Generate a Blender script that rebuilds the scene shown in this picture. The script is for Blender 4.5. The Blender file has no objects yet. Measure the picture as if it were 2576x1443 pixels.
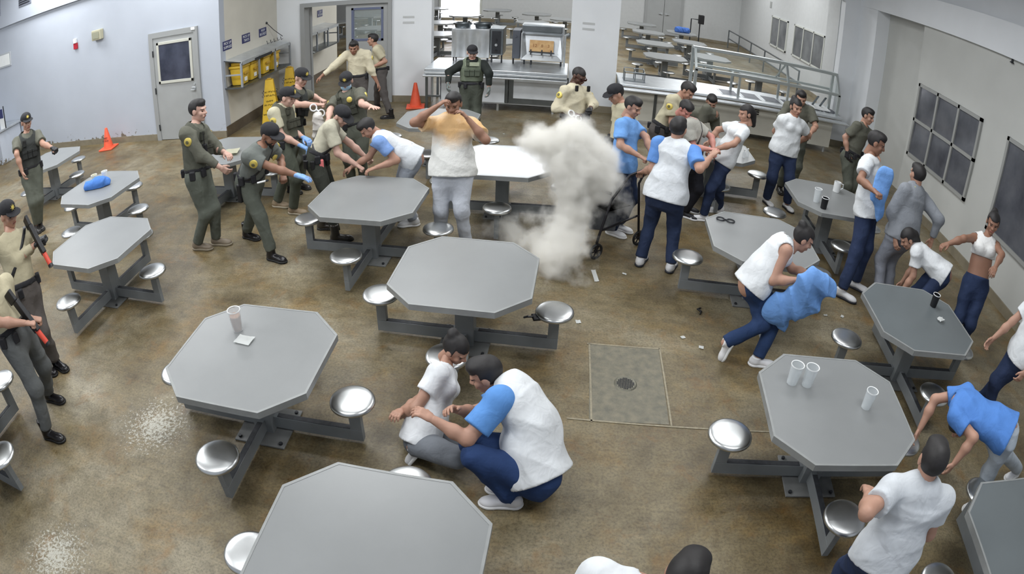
import bpy, bmesh, math, random
import numpy as np
from mathutils import Vector, Matrix
random.seed(7)
PI = math.pi
SC = bpy.context.scene
COL = SC.collection

# ---------------------------------------------------------------- helpers
def srgb(r, g, b):
    def f(c):
        c = c / 255.0
        return c / 12.92 if c <= 0.04045 else ((c + 0.055) / 1.055) ** 2.4
    return (f(r), f(g), f(b), 1.0)

MATS = {}
def mat(name, rgb, rough=0.6, metal=0.0, var=0.0, vscale=8.0, rgb2=None, bump=0.0, bscale=40.0, spec=0.5, emit=None, estr=0.0, trans=0.0, alpha=1.0, detail=4.0):
    if name in MATS:
        return MATS[name]
    m = bpy.data.materials.new(name)
    m.use_nodes = True
    nt = m.node_tree
    p = nt.nodes['Principled BSDF']
    p.inputs['Base Color'].default_value = srgb(*rgb)
    p.inputs['Roughness'].default_value = rough
    p.inputs['Metallic'].default_value = metal
    p.inputs['Specular IOR Level'].default_value = spec
    if trans:
        p.inputs['Transmission Weight'].default_value = trans
    if alpha < 1:
        p.inputs['Alpha'].default_value = alpha
    if emit:
        p.inputs['Emission Color'].default_value = srgb(*emit)
        p.inputs['Emission Strength'].default_value = estr
    if var > 0 or rgb2 is not None or bump > 0:
        tc = nt.nodes.new('ShaderNodeTexCoord')
    if var > 0 or rgb2 is not None:
        n = nt.nodes.new('ShaderNodeTexNoise')
        n.inputs['Scale'].default_value = vscale
        n.inputs['Detail'].default_value = detail
        nt.links.new(tc.outputs['Object'], n.inputs['Vector'])
        r = nt.nodes.new('ShaderNodeValToRGB')
        a = srgb(*rgb)
        if rgb2 is None:
            c1 = tuple(max(0, x * (1 - var)) for x in a[:3]) + (1,)
            c2 = tuple(min(1, x * (1 + var)) for x in a[:3]) + (1,)
        else:
            c1, c2 = a, srgb(*rgb2)
        r.color_ramp.elements[0].position = 0.3
        r.color_ramp.elements[1].position = 0.7
        r.color_ramp.elements[0].color = c1
        r.color_ramp.elements[1].color = c2
        nt.links.new(n.outputs['Fac'], r.inputs['Fac'])
        nt.links.new(r.outputs['Color'], p.inputs['Base Color'])
    if bump > 0:
        n2 = nt.nodes.new('ShaderNodeTexNoise')
        n2.inputs['Scale'].default_value = bscale
        n2.inputs['Detail'].default_value = 3
        nt.links.new(tc.outputs['Object'], n2.inputs['Vector'])
        b = nt.nodes.new('ShaderNodeBump')
        b.inputs['Strength'].default_value = bump
        b.inputs['Distance'].default_value = 0.02
        nt.links.new(n2.outputs['Fac'], b.inputs['Height'])
        nt.links.new(b.outputs['Normal'], p.inputs['Normal'])
    MATS[name] = m
    return m

class MB:
    """collects shapes into one bmesh; material slots by index"""
    def __init__(self):
        self.bm = bmesh.new()
        self.mi = 0
    def _fin(self, verts, M=None):
        if M is not None:
            bmesh.ops.transform(self.bm, matrix=M, verts=verts)
        fs = set()
        for v in verts:
            for f in v.link_faces:
                fs.add(f)
        for f in fs:
            f.material_index = self.mi
        return list(fs)
    def box(self, x0, x1, y0, y1, z0, z1, bev=0.0, M=None, seg=2):
        r = bmesh.ops.create_cube(self.bm, size=1.0)
        vs = r['verts']
        for v in vs:
            v.co = Vector((x0 if v.co.x < 0 else x1, y0 if v.co.y < 0 else y1, z0 if v.co.z < 0 else z1))
        if bev > 0:
            es = list({e for v in vs for e in v.link_edges})
            rr = bmesh.ops.bevel(self.bm, geom=es, offset=bev, segments=seg, affect='EDGES', profile=0.5)
            vs = list({v for f in rr['faces'] for v in f.verts} | {v for v in vs if v.is_valid})
        self._fin(vs, M)
        return self
    def bar(self, a, b, w, h=None, bev=0.0, up=(0, 0, 1)):
        """rectangular bar from point a to b, width w, height h"""
        a, b = Vector(a), Vector(b)
        h = w if h is None else h
        d = b - a
        L = d.length
        z = d.normalized()
        u = Vector(up)
        if abs(z.dot(u)) > 0.98:
            u = Vector((0, 1, 0))
        x = u.cross(z).normalized()
        y = z.cross(x)
        M = Matrix(((x.x, y.x, z.x, a.x), (x.y, y.y, z.y, a.y), (x.z, y.z, z.z, a.z), (0, 0, 0, 1)))
        return self.box(-w / 2, w / 2, -h / 2, h / 2, 0, L, bev, M)
    def cyl(self, a, b, r0, r1=None, seg=16, cap=True):
        a, b = Vector(a), Vector(b)
        r1 = r0 if r1 is None else r1
        d = b - a
        r = bmesh.ops.create_cone(self.bm, cap_ends=cap, segments=seg, radius1=r0, radius2=r1, depth=d.length)
        M = Matrix.Translation((a + b) / 2) @ d.to_track_quat('Z', 'Y').to_matrix().to_4x4()
        self._fin(r['verts'], M)
        return self
    def sphere(self, c, r, sx=1, sy=1, sz=1, u=16, v=10):
        q = bmesh.ops.create_uvsphere(self.bm, u_segments=u, v_segments=v, radius=r)
        self._fin(q['verts'], Matrix.Translation(Vector(c)) @ Matrix.Diagonal((sx, sy, sz, 1)))
        return self
    def lathe(self, prof, seg=24, c=(0, 0, 0)):
        rings = []
        for (r, z) in prof:
            if r < 1e-5:
                rings.append([self.bm.verts.new((c[0], c[1], c[2] + z))])
            else:
                rings.append([self.bm.verts.new((c[0] + r * math.cos(2 * PI * k / seg), c[1] + r * math.sin(2 * PI * k / seg), c[2] + z)) for k in range(seg)])
        for A, B in zip(rings, rings[1:]):
            for k in range(seg):
                k2 = (k + 1) % seg
                vs = [A[k % len(A)], A[k2 % len(A)], B[k2 % len(B)], B[k % len(B)]]
                vs = list(dict.fromkeys(vs))
                if len(vs) > 2:
                    f = self.bm.faces.new(vs)
                    f.material_index = self.mi
        return self
    def prism(self, pts, z0, z1):
        lo = [self.bm.verts.new((p[0], p[1], z0)) for p in pts]
        hi = [self.bm.verts.new((p[0], p[1], z1)) for p in pts]
        n = len(pts)
        fs = [self.bm.faces.new(hi), self.bm.faces.new(lo[::-1])]
        for k in range(n):
            fs.append(self.bm.faces.new((lo[k], lo[(k + 1) % n], hi[(k + 1) % n], hi[k])))
        for f in fs:
            f.material_index = self.mi
        return self
    def quad(self, a, b, c, d):
        f = self.bm.faces.new([self.bm.verts.new(p) for p in (a, b, c, d)])
        f.material_index = self.mi
        return self
    def tube(self, pts, r, seg=8, closed=False):
        pts = [Vector(p) for p in pts]
        n = len(pts)
        rings = []
        up = Vector((0, 0, 1))
        for i, p in enumerate(pts):
            if closed:
                t = (pts[(i + 1) % n] - pts[i - 1]).normalized()
            else:
                t = (pts[min(i + 1, n - 1)] - pts[max(i - 1, 0)]).normalized()
            if abs(t.dot(up)) > 0.95:
                up = Vector((0, 1, 0)) if abs(t.y) < 0.9 else Vector((1, 0, 0))
            x = up.cross(t).normalized()
            y = t.cross(x)
            up = y
            rr = r[i] if isinstance(r, (list, tuple)) else r
            rings.append([self.bm.verts.new(p + x * rr * math.cos(2 * PI * k / seg) + y * rr * math.sin(2 * PI * k / seg)) for k in range(seg)])
        pairs = list(zip(rings, rings[1:])) + ([(rings[-1], rings[0])] if closed else [])
        for A, B in pairs:
            for k in range(seg):
                f = self.bm.faces.new((A[k], A[(k + 1) % seg], B[(k + 1) % seg], B[k]))
                f.material_index = self.mi
        if not closed:
            self.bm.faces.new(rings[0][::-1]).material_index = self.mi
            self.bm.faces.new(rings[-1]).material_index = self.mi
        return self
    def build(self, name, mats, parent=None, smooth=False, loc=None, rot=None, recalc=True):
        if recalc:
            bmesh.ops.recalc_face_normals(self.bm, faces=self.bm.faces[:])
        me = bpy.data.meshes.new(name)
        self.bm.to_mesh(me)
        self.bm.free()
        for m in (mats if isinstance(mats, (list, tuple)) else [mats]):
            me.materials.append(m)
        if smooth:
            me.polygons.foreach_set('use_smooth', [True] * len(me.polygons))
            if smooth != 'all':
                try:
                    me.set_sharp_from_angle(angle=math.radians(40))
                except Exception:
                    pass
        return link(name, me, parent, loc, rot)

def link(name, data, parent=None, loc=None, rot=None):
    o = bpy.data.objects.new(name, data)
    COL.objects.link(o)
    if parent is not None:
        o.parent = parent
    if loc is not None:
        o.location = loc
    if rot is not None:
        o.rotation_euler = rot
    return o

def tag(o, label=None, cat=None, group=None, kind=None):
    if label: o['label'] = label
    if cat: o['category'] = cat
    if group: o['group'] = group
    if kind: o['kind'] = kind
    return o

def thing(name, label, cat, loc=(0, 0, 0), rz=0.0, group=None):
    o = link(name, None, None, loc, (0, 0, rz))
    o.empty_display_size = 0.1
    return tag(o, label, cat, group)

def struct(name, mb, m, **k):
    return tag(mb.build(name, m, **k), kind='structure')

def kids(o):
    return [c for c in bpy.data.objects if c.parent == o]

def copy_tree(o, parent=None, table=None):
    if table is None:
        table = {}
        for c in bpy.data.objects:
            if c.parent is not None:
                table.setdefault(c.parent.name, []).append(c)
    c = o.copy()
    COL.objects.link(c)
    if parent is not None:
        c.parent = parent
    for ch in table.get(o.name, []):
        copy_tree(ch, c, table)
    return c

def text(body, size, m, name, parent=None, loc=(0, 0, 0), rot=(0, 0, 0), align='CENTER', ext=0.001, sx=1.0):
    cu = bpy.data.curves.new(name, 'FONT')
    cu.body = body
    cu.size = size
    cu.align_x = align
    cu.align_y = 'CENTER'
    cu.extrude = ext
    cu.resolution_u = 2
    cu.materials.append(m)
    tmp = bpy.data.objects.new(name, cu)
    COL.objects.link(tmp)
    dg = bpy.context.evaluated_depsgraph_get()
    me = bpy.data.meshes.new_from_object(tmp.evaluated_get(dg))
    bpy.data.objects.remove(tmp)
    bpy.data.curves.remove(cu)
    me.name = name
    o = link(name, me, parent, loc, rot)
    o.scale = (sx, 1, 1)
    return o

# ---------------------------------------------------------------- camera (wide CCTV lens)
cd = bpy.data.cameras.new('camera')
cam = link('camera', cd)
cam.matrix_world = Matrix(((0.99440559, -0.08244118, 0.06603768, 0), (0.09900464, 0.50952053, -0.85474377, 0), (0.03681853, 0.856500, 0.51483212, 3.45689), (0, 0, 0, 1)))
cd.type = 'PANO'
cd.sensor_fit = 'HORIZONTAL'
cd.sensor_width = 36.0
cd.sensor_height = 36.0 * 1443 / 2576
for holder in (cd, getattr(cd, 'cycles', None)):
    try:
        holder.panorama_type = 'FISHEYE_LENS_POLYNOMIAL'
        holder.fisheye_fov = math.radians(179)
        holder.fisheye_polynomial_k0 = 0.0
        holder.fisheye_polynomial_k1 = -4.51964051e-02
        holder.fisheye_polynomial_k2 = 1.70943628e-05
        holder.fisheye_polynomial_k3 = -1.05182230e-05
        holder.fisheye_polynomial_k4 = -1.92826422e-08
        break
    except Exception as e:
        continue
cd.clip_start = 0.05
cd.clip_end = 200
SC.camera = cam
SC.view_settings.view_transform = 'Standard'
SC.view_settings.look = 'None'
SC.view_settings.exposure = 0.0

# ---------------------------------------------------------------- materials
def floor_material():
    m = bpy.data.materials.new('sealed_concrete')
    m.use_nodes = True
    nt = m.node_tree
    L = nt.links.new
    p = nt.nodes['Principled BSDF']
    tc = nt.nodes.new('ShaderNodeTexCoord')
    def noise(scale, detail=5, rough=0.55, dist=0.0):
        n = nt.nodes.new('ShaderNodeTexNoise')
        n.inputs['Scale'].default_value = scale
        n.inputs['Detail'].default_value = detail
        n.inputs['Roughness'].default_value = rough
        n.inputs['Distortion'].default_value = dist
        L(tc.outputs['Object'], n.inputs['Vector'])
        return n.outputs['Fac']
    def ramp(fac, stops):
        r = nt.nodes.new('ShaderNodeValToRGB')
        while len(r.color_ramp.elements) < len(stops):
            r.color_ramp.elements.new(0.5)
        for e, (q, c) in zip(r.color_ramp.elements, stops):
            e.position = q
            e.color = c if len(c) == 4 else srgb(*c)
        L(fac, r.inputs['Fac'])
        return r.outputs['Color']
    def mix(kind, fac, a, b):
        x = nt.nodes.new('ShaderNodeMix')
        x.data_type = 'RGBA'
        x.blend_type = kind
        if isinstance(fac, float):
            x.inputs[0].default_value = fac
        else:
            L(fac, x.inputs[0])
        L(a, x.inputs[6])
        if isinstance(b, tuple):
            x.inputs[7].default_value = b
        else:
            L(b, x.inputs[7])
        return x.outputs[2]
    base = ramp(noise(0.55, 6, 0.6, 0.6), [(0.32, (84, 71, 46)), (0.5, (114, 103, 78)), (0.7, (142, 134, 114))])
    ochre = ramp(noise(1.7, 5, 0.65, 0.4), [(0.5, (0, 0, 0, 1)), (0.72, (0.75, 0.75, 0.75, 1))])
    c = mix('MIX', ochre, base, srgb(116, 92, 48))
    dark = ramp(noise(1.1, 7, 0.65, 0.2), [(0.28, (0.8, 0.8, 0.8, 1)), (0.45, (0, 0, 0, 1))])
    c = mix('MIX', dark, c, srgb(80, 71, 53))
    spk = ramp(noise(46, 4, 0.7), [(0.38, (0.62, 0.62, 0.62, 1)), (0.5, (1, 1, 1, 1)), (0.66, (1.25, 1.25, 1.25, 1))])
    c = mix('MULTIPLY', 0.8, c, spk)
    mid = ramp(noise(6.5, 6, 0.7, 0.8), [(0.32, (0.70, 0.68, 0.64, 1)), (0.5, (1, 1, 1, 1)), (0.68, (1.22, 1.22, 1.2, 1))])
    c = mix('MULTIPLY', 0.85, c, mid)
    rust = ramp(noise(3.4, 6, 0.7, 0.6), [(0.56, (0, 0, 0, 1)), (0.72, (0.6, 0.6, 0.6, 1))])
    c = mix('MIX', rust, c, srgb(122, 88, 44))
    # trowelled scratch marks
    wv = nt.nodes.new('ShaderNodeTexNoise')
    mp = nt.nodes.new('ShaderNodeMapping')
    mp.inputs['Rotation'].default_value = (0, 0, 0.6)
    mp.inputs['Scale'].default_value = (1.0, 14.0, 1.0)
    L(tc.outputs['Object'], mp.inputs['Vector'])
    L(mp.outputs['Vector'], wv.inputs['Vector'])
    wv.inputs['Scale'].default_value = 1.2
    wv.inputs['Detail'].default_value = 5
    c = mix('MULTIPLY', 0.35, c, ramp(wv.outputs['Fac'], [(0.35, (0.7, 0.7, 0.7, 1)), (0.65, (1.15, 1.15, 1.15, 1))]))
    # two pale speckled spots: lamp glare on the rough floor painted into the colour
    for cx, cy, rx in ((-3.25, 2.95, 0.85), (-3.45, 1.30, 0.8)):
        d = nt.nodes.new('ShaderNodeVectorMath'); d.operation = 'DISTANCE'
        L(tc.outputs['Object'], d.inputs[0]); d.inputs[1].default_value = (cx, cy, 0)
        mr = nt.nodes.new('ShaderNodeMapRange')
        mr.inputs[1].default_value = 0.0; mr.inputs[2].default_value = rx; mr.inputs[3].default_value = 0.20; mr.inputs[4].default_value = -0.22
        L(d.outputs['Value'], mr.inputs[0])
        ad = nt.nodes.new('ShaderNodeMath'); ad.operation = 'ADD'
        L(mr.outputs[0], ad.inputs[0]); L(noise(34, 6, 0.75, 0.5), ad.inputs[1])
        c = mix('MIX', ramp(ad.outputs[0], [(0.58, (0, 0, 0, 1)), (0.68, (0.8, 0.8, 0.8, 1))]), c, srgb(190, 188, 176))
    L(c, p.inputs['Base Color'])
    rr = ramp(noise(3.0, 5, 0.6), [(0.3, (0.27, 0.27, 0.27, 1)), (0.7, (0.50, 0.50, 0.50, 1))])
    L(rr, p.inputs['Roughness'])
    p.inputs['Specular IOR Level'].default_value = 0.45
    b = nt.nodes.new('ShaderNodeBump')
    b.inputs['Strength'].default_value = 0.35
    b.inputs['Distance'].default_value = 0.012
    L(noise(38, 5, 0.7), b.inputs['Height'])
    L(b.outputs['Normal'], p.inputs['Normal'])
    return m

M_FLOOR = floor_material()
M_WALL_H = mat('hall_wall', (186, 188, 188), 0.6, var=0.03)
M_WALL = mat('painted_wall', (222, 225, 228), 0.55, var=0.03, vscale=1.5, bump=0.05, bscale=120)
M_WALL_L = mat('painted_wall_cool', (178, 184, 194), 0.5, var=0.03, vscale=1.2, bump=0.05, bscale=120)
M_WALL_G = mat('painted_wall_grey', (186, 187, 183), 0.6, var=0.04, vscale=1.5, bump=0.05, bscale=120)
M_WALL_W = mat('painted_wall_warm', (208, 204, 192), 0.6, var=0.04, vscale=2)
M_BASE = mat('cove_base', (128, 120, 102), 0.5, var=0.15, vscale=5)
M_BASE_D = mat('cove_base_dark', (92, 82, 68), 0.5, var=0.2, vscale=6)
M_CEIL = mat('ceiling_grey', (120, 120, 128), 0.8, var=0.05)
M_DOOR = mat('door_paint', (158, 160, 160), 0.45, var=0.03, vscale=3)
M_FRAME = mat('frame_paint', (150, 152, 152), 0.45)
M_DARKGLASS = mat('dark_glass', (38, 42, 56), 0.12, spec=0.7, rgb2=(72, 76, 92), vscale=2.5)
M_TOP = mat('laminate_top', (128, 130, 130), 0.34, var=0.05, vscale=2.0, spec=0.45)
M_TOP_D = mat('laminate_top_shaded', (98, 104, 106), 0.36, var=0.05, vscale=2.0)  # darker copy of the top: shade on the right side put into the colour
M_TOP_S = mat('laminate_top_glare', (158, 162, 166), 0.16, var=0.05, vscale=4.0, spec=0.9)  # paler, glossier copy: one table's bright reflection partly put into its colour
M_EDGE = mat('table_edge', (136, 138, 137), 0.4, var=0.08, vscale=10)
M_TFRAME = mat('table_frame_paint', (122, 126, 128), 0.45, var=0.06, vscale=6)
M_ANTISLIP = mat('dark_worn_strip', (52, 54, 58), 0.7, var=0.3, vscale=30)
M_STEEL = mat('stool_steel', (196, 198, 198), 0.32, 1.0, var=0.10, vscale=6)
M_STAIN = mat('stainless', (206, 210, 213), 0.33, 0.75, var=0.10, vscale=5, bump=0.03, bscale=8)
M_STAIN_D = mat('stainless_dark', (128, 134, 138), 0.38, 1.0, var=0.12, vscale=5)
M_PANEL = mat('panel_grey', (206, 210, 214), 0.4, 0.15, var=0.08, vscale=3)
M_PANEL_W = mat('panel_putty', (196, 194, 184), 0.45, 0.1, var=0.06, vscale=3)
M_DARK = mat('dark_metal', (46, 48, 52), 0.45, 0.3, var=0.15)
M_BLACK = mat('black_plastic', (22, 22, 25), 0.45)
M_BLACKF = mat('black_fabric', (30, 30, 34), 0.85, var=0.2, vscale=30)
M_ORANGE = mat('cone_orange', (232, 94, 62), 0.5, var=0.06, vscale=10)
M_YELLOW = mat('yellow_plastic', (216, 178, 52), 0.4, var=0.06, vscale=8)
M_YELLOW_D = mat('yellow_plastic_dark', (178, 140, 40), 0.5, var=0.08, vscale=8)  # darker yellow for the handles
M_SIGNBLUE = mat('sign_blue', (40, 44, 96), 0.4)
M_WHITE = mat('white_matte', (226, 228, 228), 0.6)
M_PAPER = mat('paper', (232, 234, 232), 0.8, var=0.03)
M_RED = mat('red_plastic', (170, 32, 48), 0.4)
M_BEIGE = mat('beige_plastic', (176, 172, 148), 0.5)
M_BOARD = mat('wood_board', (206, 172, 122), 0.6, rgb2=(182, 140, 92), vscale=9)
M_CLEAR = mat('clear_plastic', (225, 230, 232), 0.12, alpha=0.38, spec=0.6)
M_GLASS = mat('guard_glass', (200, 214, 212), 0.05, alpha=0.16, spec=0.7)
M_TEA = mat('orange_drink', (196, 142, 100), 0.3, alpha=0.75)
M_GLARE = mat('daylight_window', (255, 255, 255), 0.5, emit=(240, 244, 255), estr=9.0)
M_LAMP = mat('lamp_diffuser', (255, 255, 255), 0.5, emit=(255, 252, 244), estr=6.0)
# ---------------------------------------------------------------- setting
XA, YL, YB, XR = -6.82, 10.75, 13.42, 6.69
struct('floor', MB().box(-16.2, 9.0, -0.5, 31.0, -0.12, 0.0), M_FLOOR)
struct('ceiling', MB().box(-16.2, 9.0, -0.5, 31.0, 5.2, 5.3), M_CEIL)
def chip(m, z1):
    nt = m.node_tree
    p = nt.nodes['Principled BSDF']
    src = p.inputs['Base Color'].links[0].from_socket
    tc = nt.nodes.new('ShaderNodeTexCoord'); sx = nt.nodes.new('ShaderNodeSeparateXYZ')
    nt.links.new(tc.outputs['Object'], sx.inputs[0])
    mr = nt.nodes.new('ShaderNodeMapRange')
    mr.inputs[1].default_value = 0.12; mr.inputs[2].default_value = z1; mr.inputs[3].default_value = 0.16; mr.inputs[4].default_value = -0.2
    nt.links.new(sx.outputs['Z'], mr.inputs[0])
    nz = nt.nodes.new('ShaderNodeTexNoise'); nz.inputs['Scale'].default_value = 9; nz.inputs['Detail'].default_value = 5
    nt.links.new(tc.outputs['Object'], nz.inputs['Vector'])
    ad = nt.nodes.new('ShaderNodeMath'); ad.operation = 'ADD'
    nt.links.new(mr.outputs[0], ad.inputs[0]); nt.links.new(nz.outputs['Fac'], ad.inputs[1])
    r = nt.nodes.new('ShaderNodeValToRGB')
    r.color_ramp.elements[0].position = 0.66; r.color_ramp.elements[1].position = 0.72
    nt.links.new(ad.outputs[0], r.inputs['Fac'])
    x = nt.nodes.new('ShaderNodeMix'); x.data_type = 'RGBA'
    nt.links.new(r.outputs['Color'], x.inputs[0]); nt.links.new(src, x.inputs[6]); x.inputs[7].default_value = srgb(112, 106, 94)
    nt.links.new(x.outputs[2], p.inputs['Base Color'])
chip(M_WALL_L, 0.5)
struct('wall_left', MB().box(-16.2, XA, YL, YL + 0.2, 0, 5.2), M_WALL_L)
struct('wall_far_left', MB().box(-16.4, -16.2, -0.5, 31.0, 0, 5.2), M_WALL_L)
struct('trim_1', MB().box(-16.2, -9.0, YL - 0.10, YL, 3.72, 5.2), M_WALL_L)
struct('wall_alcove', MB().box(XA - 0.2, XA, YL + 0.2, 17.4, 0, 5.2), M_WALL_W)
struct('wall_back', MB().box(XA, -6.17, YB, YB + 0.25, 0, 5.2).box(-6.17, -3.95, YB, YB + 0.25, 2.46, 5.2).box(-3.95, -3.03, YB, YB + 0.25, 0, 5.2)
       .box(-3.03, -0.02, YB, YB + 0.25, 3.6, 5.2).box(-0.02, 1.01, YB, YB + 0.25, 0, 5.2).box(1.01, 6.24, YB, YB + 0.25, 3.6, 5.2).box(6.24, XR + 0.5, YB, YB + 0.25, 0, 5.2), M_WALL)
struct('wall_right', MB().box(XR + 0.06, XR + 0.3, -0.5, 10.5, 0, 3.6).box(XR + 0.35, XR + 0.5, 10.5, 12.55, 0, 3.6), M_WALL_G)
struct('wall_right_pier', MB().box(XR, XR + 0.5, 12.55, YB, 0, 3.6), M_WALL)
struct('trim_2', MB().box(XR - 0.02, XR + 0.5, -0.5, YB, 3.6, 4.17).box(XR + 0.3, XR + 0.5, -0.5, YB, 4.17, 5.2), M_WALL)
struct('wall_hall_right', MB().box(8.3, 8.5, YB + 0.25, 30.5, 0, 5.2).box(XR - 0.05, 8.5, 14.6, 15.4, 0, 5.2), M_WALL_H)
struct('wall_hall_far', MB().box(-16.2, 9.0, 30.5, 30.7, 0, 5.2), M_WALL_H)
struct('baseboard_left', MB().box(-16.2, -8.76, YL - 0.02, YL, 0, 0.14).box(-7.40, XA, YL - 0.02, YL, 0, 0.14), M_BASE)
struct('baseboard_alcove', MB().box(XA, XA + 0.02, YL, 17.4, 0, 0.22), M_BASE_D)
struct('baseboard_back', MB().box(XA, -6.17, YB - 0.02, YB, 0, 0.15).box(-3.95, -3.03, YB - 0.02, YB, 0, 0.15).box(-0.02, 1.01, YB - 0.02, YB, 0, 0.15).box(6.24, XR, YB - 0.02, YB, 0, 0.15), M_BASE)
struct('baseboard_right', MB().box(XR + 0.03, XR + 0.06, -0.5, 10.5, 0, 0.15).box(XR - 0.02, XR, 12.55, YB, 0, 0.15), M_BASE)
struct('baseboard_hall', MB().box(-16.2, 8.3, 30.47, 30.5, 0, 0.12).box(8.27, 8.3, 15.4, 30.5, 0, 0.12), M_BASE)
# worn square of patched concrete round the drain
PATCH = mat('patched_concrete', (94, 92, 80), 0.5, rgb2=(122, 116, 98), vscale=14, bump=0.3, bscale=60)
struct('floor_patch', MB().box(0.38, 1.05, 3.76, 4.81, 0.0, 0.003), PATCH)
pe = MB()
for a, b in (((0.36, 4.82), (1.06, 4.82)), ((1.06, 4.84), (1.07, 3.74)), ((0.38, 4.82), (0.40, 3.74)), ((0.2, 3.76), (2.4, 3.70))):
    pe.bar((a[0], a[1], 0.003), (b[0], b[1], 0.003), 0.016, 0.004)
struct('floor_patch_seam', pe, mat('grout_pale', (142, 134, 114), 0.7, var=0.2, vscale=30))

# door in the left wall
d1 = tag(MB().box(-8.76, -8.64, YL - 0.05, YL + 0.02, 0, 2.47).box(-7.47, -7.37, YL - 0.05, YL + 0.02, 0, 2.47).box(-8.64, -7.47, YL - 0.05, YL + 0.02, 2.35, 2.47).build('door_1', M_FRAME), kind='structure')
lf = MB().box(-8.64, -7.47, YL - 0.03, YL + 0.01, 0.01, 2.35, 0.005).build('door_leaf', M_DOOR, d1)
wf = MB()
for b in ((-8.53, -8.47, 1.30, 2.24), (-7.60, -7.54, 1.30, 2.24), (-8.53, -7.54, 1.30, 1.36), (-8.53, -7.54, 2.18, 2.24)):
    wf.box(b[0], b[1], YL - 0.055, YL - 0.02, b[2], b[3], 0.004)
wf.build('window_frame', mat('putty_frame', (190, 190, 180), 0.5), lf)
MB().box(-8.47, -7.60, YL - 0.04, YL - 0.03, 1.36, 2.18).build('window_pane', M_DARKGLASS, lf)
MB().box(-7.62, -7.50, YL - 0.05, YL - 0.03, 1.12, 1.16, 0.005).bar((-7.62, YL - 0.08, 1.1), (-7.52, YL - 0.08, 1.1), 0.025, 0.03, 0.005).bar((-7.52, YL - 0.08, 1.1), (-7.52, YL - 0.03, 1.1), 0.025).cyl((-7.53, YL - 0.05, 1.22), (-7.53, YL - 0.03, 1.22), 0.025).build('door_handle', M_STAIN, d1)
for z in (0.3, 1.15, 2.0):
    MB().cyl((-8.645, YL - 0.055, z - 0.07), (-8.645, YL - 0.055, z + 0.07), 0.016).build('hinge', M_DARK, d1)
MB().box(-7.52, -7.42, YL - 0.07, YL - 0.05, 2.40, 2.46, 0.004).build('door_closer_plate', M_WHITE, d1)

# double doorway in the back wall
d2 = tag(MB().box(-6.17, -6.06, YB - 0.06, YB + 0.27, 0, 2.46).box(-4.01, -3.93, YB - 0.06, YB + 0.27, 0, 2.46).box(-6.06, -4.01, YB - 0.06, YB + 0.27, 2.36, 2.46).build('door_2', M_FRAME), kind='structure')
def leaf_with_window(par):
    mb = MB()
    x0, x1, y0, y1 = -5.04, -4.02, YB + 0.02, YB + 0.07
    mb.box(x0, -4.86, y0, y1, 0.01, 2.35).box(-4.18, x1, y0, y1, 0.01, 2.35).box(-4.86, -4.18, y0, y1, 0.01, 1.50).box(-4.86, -4.18, y0, y1, 2.22, 2.35)
    o = mb.build('door_leaf', M_DOOR, par)
    MB().box(-4.86, -4.18, YB + 0.04, YB + 0.05, 1.5, 2.22).build('window_pane', M_GLASS, o)
    f = MB()
    for b in ((-4.90, -4.85, 1.46, 2.26), (-4.19, -4.14, 1.46, 2.26), (-4.9, -4.14, 1.46, 1.51), (-4.9, -4.14, 2.21, 2.26)):
        f.box(b[0], b[1], y0 - 0.012, y1 + 0.012, b[2], b[3])
    f.build('window_frame', mat('bluegrey_frame', (96, 104, 130), 0.5), o)
leaf_with_window(d2)
lf2 = MB().box(-0.025, 0.025, 0, 1.0, 0.01, 2.35).build('door_leaf', M_DOOR, d2, loc=(-6.03, YB + 0.28, 0), rot=(0, 0, math.radians(25)))
lf2['label'] = 'grey door leaf swung open into the hall'
MB().box(0.026, 0.03, 0.2, 0.75, 1.45, 2.2).build('window_pane', M_DARKGLASS, lf2)
MB().tube([(0.025, 0.93, 1.05), (0.09, 0.93, 1.05), (0.09, 0.8, 1.05)], 0.014).build('door_handle', M_STAIN, lf2)

# far hall double doors, windows and daylight
d3 = tag(MB().box(3.45, 3.58, 30.42, 30.5, 0, 2.3).box(5.22, 5.34, 30.42, 30.5, 0, 2.3).box(3.58, 5.22, 30.42, 30.5, 2.2, 2.3).build('door_3', M_FRAME), kind='structure')
for a, b in ((3.58, 4.38), (4.41, 5.22)):
    l3 = MB().box(a, b, 30.43, 30.48, 0.02, 2.2).build('door_leaf', M_DOOR, d3)
    hx = b - 0.1 if a < 4 else a + 0.1
    MB().cyl((hx, 30.43, 1.08), (hx, 30.38, 1.08), 0.05).bar((hx, 30.37, 1.08), (hx + (-0.14 if a < 4 else 0.14), 30.37, 1.08), 0.03).build('door_handle', M_STAIN, l3)
def window_x(name, X, y0, y1, z0, z1, ncol, nrow, glass, fr, dx=-1, parts=()):
    """window on a wall facing -x"""
    f = MB()
    t = 0.06
    xa, xb = X - 0.05, X + 0.02
    f.box(xa, xb, y0, y0 + t, z0, z1).box(xa, xb, y1 - t, y1, z0, z1).box(xa, xb, y0, y1, z0, z0 + t).box(xa, xb, y0, y1, z1 - t, z1)
    for k in range(1, ncol):
        y = y0 + (y1 - y0) * k / ncol
        f.box(xa, xb, y - t / 2, y + t / 2, z0, z1)
    for k in range(1, nrow):
        z = z0 + (z1 - z0) * k / nrow
        f.box(xa, xb, y0, y1, z - t / 2, z + t / 2)
    o = tag(f.build(name, fr), kind='structure')
    MB().box(X - 0.02, X - 0.01, y0 + t, y1 - t, z0 + t, z1 - t).build('window_pane', glass, o)
    return o
M_WFRAME = mat('window_frame_paint', (188, 190, 184), 0.5)
M_RGLASS = mat('grey_glass', (66, 68, 76), 0.15, rgb2=(104, 106, 112), vscale=1.8)
M_RFRAME = mat('grey_window_frame', (150, 151, 148), 0.5)
M_HGLASS = mat('hall_glass', (84, 86, 90), 0.15, rgb2=(116, 118, 120), vscale=1.5)
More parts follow.
